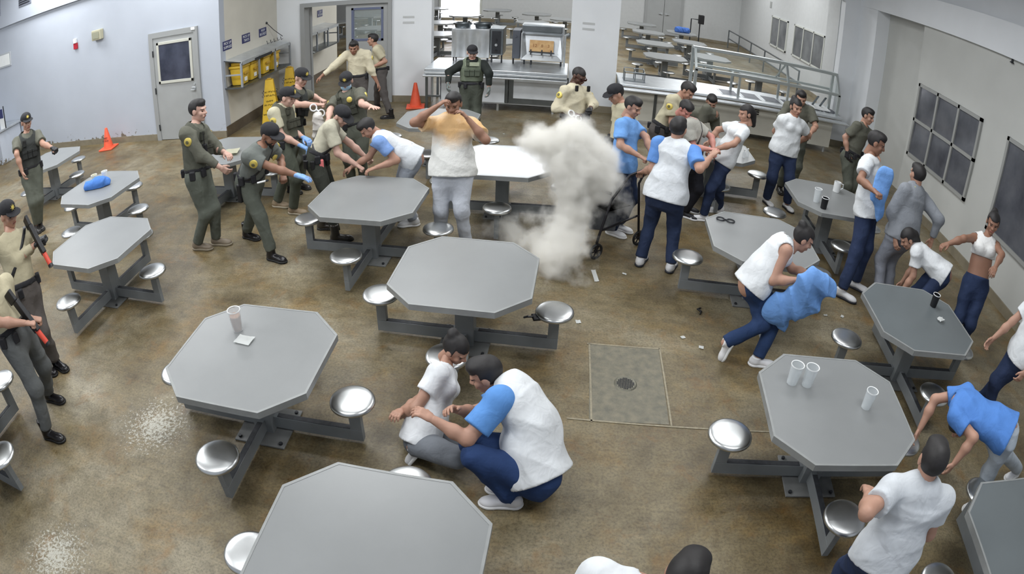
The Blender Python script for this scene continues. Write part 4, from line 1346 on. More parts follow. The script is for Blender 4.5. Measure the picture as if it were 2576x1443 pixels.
    for c in gear:
        if c.startswith('cap'):
            flat = c == 'cap_flat'
            kk = ('cap', flat)
            if kk not in SHOE_ME:
                a = mesh_obj('cap', CAPS[flat][0], M_BLACKF); b = mesh_obj('brim', CAPS[flat][1], M_BLACKF)
                SHOE_ME[kk] = (a.data, b.data)
                bpy.data.objects.remove(a); bpy.data.objects.remove(b)
            co = link('cap', SHOE_ME[kk][0], root); co.matrix_local = Mh
            link('brim', SHOE_ME[kk][1], co)
            if c == 'cap':
                m = MB()
                for q in range(7):
                    a0 = q * 2 * PI / 7
                    m.prism([(0.011 * math.cos(a0 - 0.5), 0.011 * math.sin(a0 - 0.5)), (0.03 * math.cos(a0), 0.03 * math.sin(a0)), (0.011 * math.cos(a0 + 0.5), 0.011 * math.sin(a0 + 0.5))], 0, 0.004)
                m.cyl((0, 0, 0), (0, 0, 0.006), 0.014)
                e = m.build('cap_badge', M_GOLD, co, recalc=True)
                e.location = (0, 0.099, 0.092); e.rotation_euler = (math.radians(-72), 0, 0)
    if p.get('mask'):
        link_m = mesh_obj('face_mask', mesh_field([EL((0, 0.042, -0.045), (0.071, 0.072, 0.06))], 0.007, 0.01, [plane((0, 0.03, 0), (0, -1, 0)), plane((0, 0, -0.012), (0, 0.0, 1))]), mat('mask_blue', (168, 200, 222), 0.8), root)
        link_m.matrix_local = Mh
    if p.get('beard') or p.get('moust'):
        cuts = [plane((0, 0.005, 0), (0, -1, 0)), plane((0, 0, -0.03), (0, 0, 1)), outside(lambda P: EL((0, 0.09, -0.058), (0.022, 0.03, 0.009))(P))]
        if p.get('moust'):
            cuts[0] = plane((0, 0.07, 0), (0, -1, 0)); cuts.append(plane((0, 0, -0.052), (0, 0, -1)))
        b = mesh_obj('beard' if p.get('beard') else 'moustache', mesh_field([EL((0, 0.024, -0.05), (0.061, 0.07, 0.072)), EL((0, 0.06, -0.095), (0.03, 0.03, 0.028))], 0.007, 0.02, cuts), M_HAIR, root)
        b.matrix_local = Mh
    if p.get('glasses'):
        m = MB()
        for q in (-1, 1):
            m.box(q * 0.034 - 0.026, q * 0.034 + 0.026, 0.098, 0.104, -0.014, 0.02, 0.004).bar((q * 0.06, 0.10, 0.01), (q * 0.082, 0.0, 0.012), 0.006)
        m.bar((-0.01, 0.103, 0.008), (0.01, 0.103, 0.008), 0.006)
        o = m.build('glasses', mat('dark_red_lens', (62, 26, 26), 0.2), root); o.matrix_local = Mh
    # ---- gloves
    gl = p.get('glove')
    if gl:
        gc = {'blue': (132, 172, 226), 'black': (26, 26, 28), 'grey': (96, 104, 102)}[p.get('gc', 'black')]
        for k in 'lr':
            if gl in ('both', k):
                R, t, kind = hand_tf[k]
                v, q = HANDS[kind]
                v = (v * np.array([1.12, 1.04, 1.28])) * s
                o = mesh_obj('glove', (v @ R.T + t, q if k == 'r' else q[:, ::-1]), mat('glove_%d' % gc[0], gc, 0.5, var=0.1), root)
                o['label'] = 'pale blue glove' if gc[0] == 132 else ('black glove' if gc[0] == 26 else 'grey glove')
    # ---- vests, belts, straps, patches
    for c in gear:
        if c.startswith('vest') or c == 'platevest':
            col = {'vest_green': (80, 81, 72), 'vest_olive': (88, 88, 76), 'vest_dark': (60, 62, 60), 'platevest': (104, 112, 96)}[c]
            lowf = 0.16 if c == 'platevest' else 0.08
            vt = mesh_obj('vest', mesh_field(torso(0.040)[:3], h, 0.03, [plane(pel + (nk - pel) * lowf * 1.3, -sp), outside(ball(nk + sp * 0.03 * s + tf * 0.05 * s, 0.105 * s)), outside(RC(J['sl'] - shr * 0.02 * s, J['sl'] - shr * 0.25 * s, 0.085 * s, 0.1 * s)), outside(RC(J['sr'] + shr * 0.02 * s, J['sr'] + shr * 0.25 * s, 0.085 * s, 0.1 * s))], folds(idx, 0.003)), fabric('vest_%d_%d_%d' % col, col), root)
            fr = Matrix(((shr[0], tf[0], sp[0], 0), (shr[1], tf[1], sp[1], 0), (shr[2], tf[2], sp[2], 0), (0, 0, 0, 1)))
            dk = fabric('pouch_%d' % int(col[0] * 0.7), tuple(int(x * 0.72) for x in col))
            for q, (x, z, w, hh) in enumerate(((-0.09, 0.34, 0.045, 0.06), (0.0, 0.34, 0.04, 0.06), (0.09, 0.34, 0.045, 0.06), (0.08, 0.58, 0.03, 0.05))):
                pc = pel + sp * z * s * 0.5 / 0.5 * 0.72 + shr * x * s + tf * (0.128 + 0.03) * s
                M = Matrix.Translation(Vector(pc)) @ fr @ Matrix.Scale(s, 4)
                MB().box(-w, w, -0.02, 0.022, -hh, hh, 0.008, M=M).box(-w, w, -0.02, 0.028, hh * 0.4, hh * 1.05, 0.006, M=M).build('pouch', dk, vt)
            if c == 'platevest':
                pc = pel + sp * 0.40 * s + tf * 0.165 * s
                M = Matrix.Translation(Vector(pc)) @ fr @ Matrix.Scale(s, 4)
                MB().box(-0.12, 0.12, -0.006, 0.006, -0.035, 0.035, 0.004, M=M).build('chest_panel', fabric('panel_sage', (150, 156, 136)), vt)
        elif c == 'belt':
            z0 = pel + sp * 0.05 * s
            bl = mesh_obj('belt', mesh_field(torso(0.032)[:1] + [RC(pel + sp * 0.02 * s, pel + sp * 0.1 * s, (0.15 * g + 0.026) * s, (0.145 * g + 0.026) * s, tf, 0.76)], h, 0.02, [plane(pel + sp * 0.028 * s, -sp), plane(pel + sp * 0.078 * s, sp)]), M_BLACKF, root)
            fr = Matrix(((rt[0], fw[0], 0, 0), (rt[1], fw[1], 0, 0), (0, 0, 1, 0), (0, 0, 0, 1)))
            for q, (ang, w, hh) in enumerate(((30, 0.03, 0.045), (75, 0.035, 0.05), (150, 0.03, 0.045), (-60, 0.03, 0.05))):
                a0 = math.radians(ang)
                pc = pel + sp * 0.04 * s + (rt * math.sin(a0) * 0.185 * g + fw * math.cos(a0) * 0.145 * g) * s
                M = Matrix.Translation(Vector(pc)) @ fr @ Matrix.Rotation(-a0, 4, 'Z') @ Matrix.Scale(s, 4)
                MB().box(-w, w, -0.02, 0.03, -hh, hh, 0.01, M=M).build('belt_pouch', M_BLACKF, bl)
        elif c == 'holster':
            a0 = math.radians(80)
            pc = pel - up * 0.10 * s + (rt * math.sin(a0) * 0.19 + fw * math.cos(a0) * 0.12) * s
            MB().box(-0.03, 0.03, -0.05, 0.05, -0.12, 0.10, 0.015, M=Matrix.Translation(Vector(pc)) @ Matrix.Rotation(yaw, 4, 'Z') @ Matrix.Scale(s, 4)).bar(tuple(pc + up * 0.1 * s), tuple(pc + up * 0.16 * s + fw * 0.05 * s), 0.03).build('holster', M_BLACK, root)
        elif c == 'radio':
            pc = pel + sp * 0.30 * s + tf * 0.19 * s + rt * 0.10 * s
            MB().box(-0.03, 0.03, -0.02, 0.02, -0.08, 0.05, 0.008, M=Matrix.Translation(Vector(pc)) @ Matrix.Rotation(yaw, 4, 'Z') @ Matrix.Scale(s, 4)).cyl(tuple(pc + up * 0.05 * s), tuple(pc + up * 0.20 * s), 0.007, 0.004).build('radio', M_BLACK, root)
        elif c == 'pouches':
            for q in range(4):
                a0 = math.radians(20 + q * 35)
                pc = pel + (rt * math.sin(a0) * 0.2 + fw * math.cos(a0) * 0.16) * s - up * 0.02 * s
                MB().box(-0.03, 0.03, -0.03, 0.03, -0.06, 0.05, 0.01, M=Matrix.Translation(Vector(pc)) @ Matrix.Rotation(yaw - a0, 4, 'Z') @ Matrix.Scale(s, 4)).build('gear_pouch', mat('pink_pouch', (226, 122, 122), 0.6) if q == 1 else M_BLACK, root)
        elif c == 'sling':
            n = nrm(shr * 0.75 + sp * 0.6)
            c0 = pel + (nk - pel) * 0.62
            n2 = nrm(shr * 0.8 - sp * 0.55)
            st = mesh_field(torso(0.030), 0.009, 0.03, [lambda P: np.abs((P - c0.astype(F32)) @ n.astype(F32)) - 0.018 * s])
            mesh_obj('shoulder_strap', st, M_BLACK, root)
        elif c == 'patch':
            for k, sg in (('r', 1), ('l', -1)):
                a, e = J['s' + k], J['e' + k]
                d = nrm(e - a)
                outv = nrm(rt * sg - (rt * sg @ d) * d)
                pc = a + (e - a) * 0.30 + outv * 0.080 * s * g ** 0.5
                M = Matrix.Translation(Vector(pc)) @ Vector(outv).to_track_quat('Z', 'Y').to_matrix().to_4x4() @ Matrix.Scale(s, 4)
                m = MB()
                m.lathe([(0, 0.008), (0.035, 0.004), (0.05, -0.006), (0.05, -0.03)], 18)
                bmesh.ops.transform(m.bm, matrix=M, verts=m.bm.verts[:])
                pa = m.build('shoulder_patch', M_GOLD, root, smooth=True)
                m = MB().lathe([(0.0, 0.012), (0.018, 0.011), (0.022, 0.006)], 12)
                bmesh.ops.transform(m.bm, matrix=M, verts=m.bm.verts[:])
                m.build('patch_emblem', mat('patch_dark', (96, 92, 60), 0.6), pa)
        elif c in ('chestbadge', 'chestmic'):
            pc = pel + sp * 0.40 * s + tf * 0.19 * s - shr * 0.07 * s
            if c == 'chestbadge':
                m = MB()
                m.lathe([(0, 0.01), (0.03, 0.008), (0.042, 0.0), (0.03, -0.02)], 14)
                bmesh.ops.transform(m.bm, matrix=Matrix.Translation(Vector(pc)) @ Vector(tf).to_track_quat('Z', 'Y').to_matrix().to_4x4(), verts=m.bm.verts[:])
                m.build('chest_badge', M_GOLD, root, smooth=True)
            else:
                for q in (-0.11, 0.12):
                    pq = pel + sp * 0.44 * s + tf * 0.16 * s + shr * q * s
                    MB().box(-0.022, 0.022, -0.02, 0.02, -0.05, 0.04, 0.01, M=Matrix.Translation(Vector(pq)) @ Matrix.Rotation(yaw - PI / 2, 4, 'Z')).build('shoulder_mic', M_BLACK, root)
    if p.get('yellow'):
        o = mesh_obj('collar', mesh_field([RC(nk - shr * 0.05 * s - sp * 0.02, nk + shr * 0.05 * s - sp * 0.02, 0.095 * s, 0.095 * s)], 0.011, 0.02, [plane(nk - sp * 0.05 * s, -sp), plane(nk + sp * 0.045 * s, sp)]), mat('yellow_collar', (196, 196, 92), 0.7), root)
        o['label'] = 'yellow collar'
    return root
SHOE_ME = {}
# joints of every person in metres (solved once, plain world coordinates)
PEOPLE = [
 {'yaw':5,'hy':5,'hp':5,'fit':'green_long','skin':1,'hair':'short','gear':('vest_green','belt','radio','patch'),'hl':'relax','hr':'relax','label':'officer standing in green uniform and vest,bareheaded,facing right by the grey door','s':1.097,'J':{'pel':[-4.425,6.133,1.02],'nk':[-4.479,6.258,1.586],'hd':[-4.44,6.337,1.782],'sl':[-4.488,6.449,1.486],'hl':[-4.434,6.237,0.987],'el':[-4.347,6.549,1.206],'wl':[-4.139,6.421,1.183],'kl':[-4.247,6.139,0.553],'al':[-4.336,6.198,0.093],'sr':[-4.459,6.044,1.579],'hr':[-4.415,6.029,0.987],'er':[-4.275,6.063,1.283],'wr':[-4.06,6.135,1.1],'kr':[-4.335,6.037,0.511],'ar':[-4.553,6.039,0.093]},'g':[-4.445,6.118,0.093]},
 {'yaw':-15,'hy':-15,'hp':25,'fit':'green2','skin':3,'hair':'buzz','beard':1,'gear':('cap_flat','belt','holster','sling','patch','chestbadge'),'glove':'r','gc':'blue','hr':'open','hl':'grip','shoe':'boot','label':'officer in green shirt and black cap leaning forward,blue gloved hand reaching out','s':1.063,'J':{'pel':[-3.654,6.168,0.957],'nk':[-3.424,6.111,1.347],'hd':[-3.337,6.198,1.473],'sl':[-3.4,6.313,1.3],'hl':[-3.628,6.265,0.925],'el':[-3.38,6.529,1.067],'wl':[-3.258,6.314,0.943],'kl':[-3.748,6.303,0.474],'al':[-3.963,6.427,0.09],'sr':[-3.502,5.922,1.303],'hr':[-3.681,6.07,0.925],'er':[-3.22,6.008,1.139],'wr':[-2.962,6.087,1.025],'kr':[-3.455,5.962,0.529],'ar':[-3.338,5.913,0.09]},'g':[-3.65,6.17,0.09]},
 {'yaw':-5,'hy':0,'hp':10,'fit':'tanvest','skin':1,'hair':'buzz','gear':('cap','vest_olive','belt','patch'),'glove':'both','gc':'blue','hl':'relax','hr':'relax','shoe':'tanshoe','label':'officer in tan shirt,olive vest and cap with light blue gloves stretched forward','s':1.046,'J':{'pel':[-3.685,7.377,0.973],'nk':[-3.794,7.455,1.472],'hd':[-3.691,7.467,1.602],'sl':[-3.76,7.643,1.396],'hl':[-3.677,7.476,0.941],'el':[-3.686,7.578,1.078],'wl':[-3.481,7.48,1.023],'kl':[-3.788,7.436,0.496],'al':[-3.977,7.422,0.089],'sr':[-3.806,7.251,1.446],'hr':[-3.694,7.278,0.941],'er':[-3.686,7.212,1.139],'wr':[-3.449,7.271,0.986],'kr':[-3.514,7.196,0.526],'ar':[-3.617,7.216,0.089]},'g':[-3.797,7.319,0.089]},
 {'yaw':-20,'hy':-25,'hp':18,'fit':'green','skin':1,'hair':'buzz','gear':('cap','vest_dark','belt','radio'),'hl':'grip','hr':'grip','label':'capped officer in dark green holding out white plastic cuffs','s':1.046,'J':{'pel':[-3.95,8.05,0.993],'nk':[-3.88,8.201,1.522],'hd':[-3.828,8.264,1.71],'sl':[-3.823,8.366,1.413],'hl':[-3.916,8.143,0.962],'el':[-3.862,8.666,1.331],'wl':[-3.657,8.561,1.289],'kl':[-3.796,8.1,0.52],'al':[-3.916,8.143,0.089],'sr':[-3.95,8.008,1.532],'hr':[-3.984,7.957,0.962],'er':[-3.747,7.907,1.386],'wr':[-3.481,8.012,1.352],'kr':[-3.864,7.913,0.52],'ar':[-3.984,7.957,0.089]},'g':[-3.95,8.05,0.0]},
 {'yaw':-85,'hy':-80,'hp':22,'fit':'green','skin':1,'hair':'buzz','mask':1,'gear':('cap','vest_green','belt','patch','chestbadge'),'hl':'open','hr':'relax','label':'officer wearing black cap and pale blue face mask,dark green vest,arm out','s':1.029,'J':{'pel':[-2.95,8.15,0.977],'nk':[-3.092,8.213,1.455],'hd':[-3.105,8.247,1.633],'sl':[-2.891,8.231,1.459],'hl':[-2.853,8.159,0.946],'el':[-2.778,7.96,1.365],'wl':[-2.58,7.781,1.379],'kl':[-2.842,8.033,0.511],'al':[-2.853,8.159,0.087],'sr':[-3.264,8.182,1.354],'hr':[-3.047,8.141,0.946],'er':[-3.248,7.927,1.283],'wr':[-3.175,7.676,1.226],'kr':[-3.036,8.016,0.511],'ar':[-3.047,8.141,0.087]},'g':[-2.95,8.15,0.0]},
 {'yaw':-80,'hy':-80,'hp':15,'fit':'tan_long_light','skin':3,'hair':'short','gear':('belt','patch'),'label':'person in tan uniform shirt in front of the open doorway,arms spread low','s':1.063,'J':{'pel':[-4.05,11.4,1.01],'nk':[-4.05,11.4,1.541],'hd':[-4.07,11.272,1.65],'sl':[-3.851,11.435,1.488],'hl':[-3.951,11.418,0.978],'el':[-3.766,11.389,1.164],'wl':[-3.628,11.369,0.906],'kl':[-3.928,11.29,0.529],'al':[-3.951,11.418,0.09],'sr':[-4.249,11.365,1.488],'hr':[-4.149,11.382,0.978],'er':[-4.485,11.226,1.29],'wr':[-4.692,11.098,1.127],'kr':[-4.127,11.255,0.529],'ar':[-4.149,11.382,0.09]},'g':[-4.05,11.4,0.0]},
 {'yaw':190,'hy':190,'hp':5,'fit':'tan','skin':2,'hair':'short','gear':('belt','radio'),'hl':'grip','glove':'l','gc':'black','label':'officer in tan shirt and dark trousers at the doorway facing left','s':1.006,'J':{'pel':[-3.881,12.401,0.935],'nk':[-3.964,12.459,1.459],'hd':[-4.066,12.45,1.625],'sl':[-3.926,12.266,1.435],'hl':[-3.865,12.307,0.905],'el':[-3.741,12.274,1.174],'wl':[-3.98,12.174,1.076],'kl':[-3.74,12.139,0.484],'al':[-3.565,11.991,0.085],'sr':[-3.985,12.641,1.384],'hr':[-3.898,12.495,0.905],'er':[-4.066,12.77,1.124],'wr':[-4.264,12.676,0.982],'kr':[-4.04,12.66,0.495],'ar':[-4.123,12.835,0.085]},'g':[-3.844,12.413,0.085]},
 {'yaw':10,'hy':-20,'hp':35,'fit':'greytan','skin':1,'hair':'buzz','gear':('cap_plain','belt','sling','pouches'),'hl':'grip','hr':'grip','label':'officer in pale grey tan shirt with black sling bent over the table edge','s':1.029,'J':{'pel':[-3.074,6.948,0.926],'nk':[-2.9,7.133,1.304],'hd':[-2.786,7.166,1.417],'sl':[-2.982,7.288,1.204],'hl':[-3.091,7.044,0.895],'el':[-2.738,7.312,1.005],'wl':[-2.529,7.315,0.814],'kl':[-2.905,6.947,0.494],'al':[-2.999,6.799,0.087],'sr':[-2.857,6.936,1.319],'hr':[-3.057,6.852,0.895],'er':[-2.742,6.875,1.018],'wr':[-2.509,6.898,0.858],'kr':[-2.85,6.688,0.495],'ar':[-2.702,6.511,0.087]},'g':[-2.95,7.0,0.0]},
 {'yaw':200,'hy':215,'hp':45,'girth':1.12,'fit':'tee_bluegrey','skin':2,'hair':'short','hl':'relax','hr':'relax','label':'person in white shirt bent over the table being held by officers','s':0.983,'J':{'pel':[-1.869,7.14,0.914],'nk':[-2.28,7.089,1.166],'hd':[-2.404,7.084,1.285],'sl':[-2.204,6.912,1.159],'hl':[-1.837,7.053,0.885],'el':[-1.984,6.894,0.938],'wl':[-2.224,6.788,0.873],'kl':[-1.977,7.001,0.479],'al':[-1.837,7.053,0.084],'sr':[-2.273,7.277,1.121],'hr':[-1.901,7.228,0.885],'er':[-2.421,7.14,0.883],'wr':[-2.622,7.026,0.781],'kr':[-2.041,7.177,0.479],'ar':[-1.901,7.228,0.084]},'g':[-1.6,7.2,0.0]},
 {'yaw':-80,'hy':-75,'hp':8,'fit':'black','skin':1,'hair':'buzz','moust':1,'gear':('cap_plain','platevest','belt'),'hl':'relax','hr':'relax','glove':'both','gc':'grey','label':'officer in black long sleeves and green plate vest walking from the oven counter','s':1.029,'J':{'pel':[-1.72,10.9,0.977],'nk':[-1.728,10.981,1.422],'hd':[-1.737,11.008,1.591],'sl':[-1.535,11.005,1.369],'hl':[-1.624,10.917,0.946],'el':[-1.4,10.805,1.259],'wl':[-1.385,10.745,0.991],'kl':[-1.602,10.793,0.511],'al':[-1.624,10.917,0.087],'sr':[-1.92,10.938,1.374],'hr':[-1.816,10.883,0.946],'er':[-2.108,10.799,1.25],'wr':[-2.089,10.603,1.069],'kr':[-1.794,10.759,0.511],'ar':[-1.816,10.883,0.087]},'g':[-1.72,10.9,0.0]},
 {'yaw':-88,'hy':-90,'hp':12,'girth':1.3,'fit':'tee_grey_stain','skin':3,'hair':'short','hl':'relax','hr':'relax','label':'person in white shirt stained orange and grey sweatpants with both arms raised to face','s':1.074,'J':{'pel':[-1.247,6.615,0.999],'nk':[-1.268,6.759,1.511],'hd':[-1.278,6.803,1.689],'sl':[-1.062,6.753,1.465],'hl':[-1.145,6.619,0.967],'el':[-0.86,6.522,1.366],'wl':[-1.059,6.552,1.583],'kl':[-1.101,6.409,0.545],'al':[-1.064,6.486,0.091],'sr':[-1.47,6.735,1.453],'hr':[-1.349,6.612,0.967],'er':[-1.655,6.488,1.545],'wr':[-1.427,6.581,1.71],'kr':[-1.356,6.445,0.524],'ar':[-1.374,6.605,0.091]},'g':[-1.231,6.618,0.0]},
 {'yaw':-45,'hy':-45,'hp':25,'fit':'tan_long_light','skin':4,'hair':'buzz','glasses':1,'gear':('belt','patch','chestmic'),'hl':'grip','hr':'grip','glove':'l','gc':'black','label':'officer in tan uniform with glasses holding white cuffs above the smoke','s':1.057,'J':{'pel':[0.12,9.0,1.004],'nk':[0.095,9.099,1.455],'hd':[0.142,9.135,1.639],'sl':[0.242,9.226,1.381],'hl':[0.191,9.071,0.973],'el':[0.379,9.031,1.249],'wl':[0.327,8.761,1.238],'kl':[0.282,8.98,0.526],'al':[0.191,9.071,0.09],'sr':[-0.046,8.95,1.426],'hr':[0.049,8.929,0.973],'er':[-0.152,8.884,1.177],'wr':[0.105,8.797,1.135],'kr':[0.14,8.838,0.526],'ar':[0.049,8.929,0.09]},'g':[0.12,9.0,0.0]},
 {'yaw':200,'hy':205,'hp':25,'fit':'tan','skin':2,'hair':'buzz','gear':('cap_plain','belt'),'label':'officer in black cap and tan shirt looking down behind the blue shirted person','s':1.017,'J':{'pel':[0.72,8.0,0.966],'nk':[0.761,8.121,1.49],'hd':[0.638,8.163,1.631],'sl':[0.827,7.933,1.476],'hl':[0.753,7.909,0.936],'el':[0.877,7.886,1.186],'wl':[0.79,7.855,0.942],'kl':[0.636,7.867,0.506],'al':[0.753,7.909,0.086],'sr':[0.687,8.287,1.405],'hr':[0.687,8.091,0.936],'er':[0.695,8.354,1.115],'wr':[0.609,8.323,0.871],'kr':[0.57,8.048,0.506],'ar':[0.687,8.091,0.086]},'g':[0.72,8.0,0.0]},
 {'yaw':-30,'hy':-35,'hp':20,'girth':1.15,'fit':'blue_navy','skin':2,'hair':'short','hl':'grip','hr':'grip','label':'person in light blue shirt and navy trousers holding the walker in the smoke','s':1.006,'J':{'pel':[0.73,7.325,0.935],'nk':[0.765,7.458,1.45],'hd':[0.804,7.5,1.639],'sl':[0.857,7.604,1.354],'hl':[0.778,7.408,0.905],'el':[0.993,7.392,1.294],'wl':[1.062,7.189,1.144],'kl':[0.91,7.332,0.49],'al':[0.778,7.408,0.085],'sr':[0.666,7.287,1.449],'hr':[0.682,7.243,0.905],'er':[0.66,7.145,1.232],'wr':[0.892,7.058,1.149],'kr':[0.815,7.166,0.49],'ar':[0.682,7.243,0.085]},'g':[0.78,7.32,0.0]},
 {'yaw':-35,'hy':-40,'hp':35,'fit':'tan','skin':2,'hair':'short','gear':('belt','patch'),'label':'officer in tan uniform with short black hair leaning over the cuffed people','s':1.051,'J':{'pel':[1.4,8.95,0.999],'nk':[1.622,9.014,1.47],'hd':[1.759,9.017,1.624],'sl':[1.691,9.173,1.357],'hl':[1.457,9.032,0.967],'el':[1.701,9.243,1.057],'wl':[1.779,9.188,0.805],'kl':[1.562,8.958,0.523],'al':[1.457,9.032,0.089],'sr':[1.509,8.842,1.488],'hr':[1.343,8.868,0.967],'er':[1.532,8.752,1.167],'wr':[1.724,8.657,0.972],'kr':[1.448,8.795,0.523],'ar':[1.343,8.868,0.089]},'g':[1.4,8.95,0.0]},
 {'yaw':-30,'hy':-60,'hp':40,'fit':'greytan_black','skin':5,'hair':'short','gear':('sling','belt'),'shoe':'blackwhite','label':'person in grey tan shirt with black strap and ruddy face bent between the officers','s':0.983,'J':{'pel':[1.716,7.957,0.914],'nk':[1.698,8.083,1.39],'hd':[1.591,8.139,1.54],'sl':[1.797,8.226,1.305],'hl':[1.763,8.038,0.885],'el':[2.009,8.141,1.19],'wl':[2.021,7.967,1.056],'kl':[1.892,7.964,0.479],'al':[1.763,8.038,0.084],'sr':[1.603,7.915,1.38],'hr':[1.669,7.877,0.885],'er':[1.703,7.81,1.103],'wr':[1.904,7.728,1.137],'kr':[1.778,8.071,0.478],'ar':[1.833,8.287,0.084]},'g':[1.75,7.95,0.0]},
 {'girth':1.22,'yaw':68,'hy':60,'hp':5,'fit':'tee_blue_navy','skin':2,'hair':'short','shoe':'sneaker_bw','label':'person seen from behind in white shirt with blue left sleeve and navy trousers beside smoke','s':1.046,'J':{'pel':[1.165,6.447,0.973],'nk':[1.245,6.587,1.493],'hd':[1.239,6.619,1.656],'sl':[1.054,6.65,1.45],'hl':[1.073,6.484,0.941],'el':[0.99,6.563,1.172],'wl':[0.927,6.795,1.046],'kl':[1.068,6.637,0.507],'al':[0.991,6.492,0.089],'sr':[1.421,6.497,1.435],'hr':[1.257,6.41,0.941],'er':[1.461,6.246,1.344],'wr':[1.621,6.44,1.449],'kr':[1.336,6.554,0.511],'ar':[1.346,6.401,0.089]},'g':[1.169,6.446,0.089]},
 {'yaw':-95,'hy':-95,'hp':30,'fit':'green','skin':2,'hair':'short','gear':('belt',),'label':'officer in dark green behind the hands being cuffed at the small table','s':1.04,'J':{'pel':[2.1,10.3,0.936],'nk':[2.468,10.083,1.07],'hd':[2.42,10.136,1.261],'sl':[2.537,10.237,0.954],'hl':[2.198,10.291,0.905],'el':[2.602,10.262,0.658],'wl':[2.635,10.051,0.533],'kl':[2.181,10.097,0.491],'al':[2.198,10.291,0.088],'sr':[2.313,9.98,1.154],'hr':[2.002,10.309,0.905],'er':[2.253,10.017,0.858],'wr':[2.183,9.814,0.733],'kr':[1.985,10.114,0.491],'ar':[2.002,10.309,0.088]},'g':[2.1,10.3,0.0]},
 {'girth':1.2,'yaw':185,'hy':190,'hp':10,'fit':'tee_navy','skin':2,'hair':'long','fem':1,'hl':'relax','hr':'relax','shoe':'sneaker','label':'person in white shirt and navy trousers leaning back with wrists held out for cuffing','s':1.0,'J':{'pel':[2.239,8.153,0.93],'nk':[2.444,8.208,1.391],'hd':[2.492,8.236,1.579],'sl':[2.443,8.039,1.356],'hl':[2.247,8.059,0.9],'el':[2.261,7.843,1.222],'wl':[2.014,7.868,1.102],'kl':[2.069,7.951,0.512],'al':[2.032,7.983,0.085],'sr':[2.405,8.366,1.334],'hr':[2.23,8.248,0.9],'er':[2.184,8.527,1.21],'wr':[2.067,8.482,1.024],'kr':[2.238,8.182,0.465],'ar':[2.349,8.35,0.085]},'g':[2.191,8.166,0.085]},
 {'yaw':-78,'hy':-75,'hp':8,'fem':1,'girth':1.3,'fit':'tee_navy','skin':2,'hair':'bun','shoe':'sandal','label':'woman in white shirt and navy trousers with hands behind back and sandals over white socks','s':1.074,'J':{'pel':[3.428,8.936,0.999],'nk':[3.488,8.941,1.457],'hd':[3.52,8.967,1.652],'sl':[3.653,8.977,1.381],'hl':[3.528,8.957,0.967],'el':[3.885,9.114,1.205],'wl':[3.792,9.277,0.999],'kl':[3.546,8.767,0.534],'al':[3.633,8.865,0.091],'sr':[3.309,8.903,1.427],'hr':[3.328,8.915,0.967],'er':[3.282,9.103,1.175],'wr':[3.498,9.205,1.029],'kr':[3.257,8.796,0.515],'ar':[3.307,8.974,0.091]},'g':[3.47,8.919,0.091]},
 {'yaw':-95,'hy':-95,'hp':15,'fit':'green','skin':2,'hair':'short','gear':('belt',),'label':'dark uniformed officer standing behind the woman with hands behind her back','s':1.074,'J':{'pel':[3.85,9.62,1.021],'nk':[3.85,9.62,1.558],'hd':[3.807,9.539,1.702],'sl':[4.053,9.602,1.504],'hl':[3.952,9.611,0.988],'el':[4.124,9.427,1.301],'wl':[3.962,9.211,1.229],'kl':[3.94,9.48,0.534],'al':[3.952,9.611,0.091],'sr':[3.647,9.638,1.504],'hr':[3.748,9.629,0.988],'er':[3.49,9.62,1.201],'wr':[3.528,9.393,1.043],'kr':[3.737,9.498,0.534],'ar':[3.748,9.629,0.091]},'g':[3.85,9.62,0.0]},
 {'yaw':-60,'hy':-50,'hp':10,'fit':'green','skin':2,'hair':'short','gear':('belt',),'glove':'r','gc':'black','label':'officer in dark green standing by the back right column','s':1.063,'J':{'pel':[4.75,9.1,1.01],'nk':[4.901,9.13,1.538],'hd':[4.954,9.137,1.73],'sl':[5.052,9.229,1.434],'hl':[4.837,9.15,0.978],'el':[5.121,8.965,1.41],'wl':[5.169,8.882,1.155],'kl':[4.902,9.038,0.529],'al':[4.837,9.15,0.09],'sr':[4.72,9.026,1.54],'hr':[4.663,9.05,0.978],'er':[4.545,9.058,1.306],'wr':[4.603,8.967,1.076],'kr':[4.727,8.937,0.529],'ar':[4.663,9.05,0.09]},'g':[4.75,9.1,0.0]},
 {'yaw':-40,'hy':-30,'hp':15,'fit':'tee_navy','skin':3,'hair':'short','shoe':'sneaker_bw','hl':'grip','hr':'grip','label':'tall person in white shirt and navy trousers clutching a blue garment to the chest','s':1.143,'J':{'pel':[3.865,6.583,1.063],'nk':[3.823,6.75,1.644],'hd':[3.876,6.768,1.861],'sl':[3.971,6.893,1.553],'hl':[3.935,6.666,1.029],'el':[4.0,6.616,1.457],'wl':[3.883,6.377,1.324],'kl':[3.912,6.424,0.588],'al':[3.9,6.433,0.097],'sr':[3.683,6.576,1.624],'hr':[3.795,6.5,1.029],'er':[3.536,6.374,1.467],'wr':[3.606,6.085,1.456],'kr':[3.708,6.309,0.559],'ar':[3.575,6.164,0.097]},'g':[3.738,6.299,0.097]},
 {'yaw':105,'hy':100,'hp':5,'girth':1.3,'fit':'grey_grey','skin':2,'hair':'short','yellow':1,'label':'person in grey sweatshirt and sweatpants seen from behind near the right wall windows','s':1.063,'J':{'pel':[4.249,6.167,0.988],'nk':[4.335,6.269,1.508],'hd':[4.345,6.313,1.692],'sl':[4.134,6.213,1.497],'hl':[4.152,6.141,0.957],'el':[3.998,6.181,1.189],'wl':[4.06,6.035,0.943],'kl':[4.11,6.297,0.518],'al':[4.152,6.141,0.09],'sr':[4.519,6.304,1.415],'hr':[4.347,6.193,0.957],'er':[4.724,6.085,1.259],'wr':[4.718,6.096,0.983],'kr':[4.305,6.349,0.518],'ar':[4.347,6.193,0.09]},'g':[4.2,6.2,0.0]},
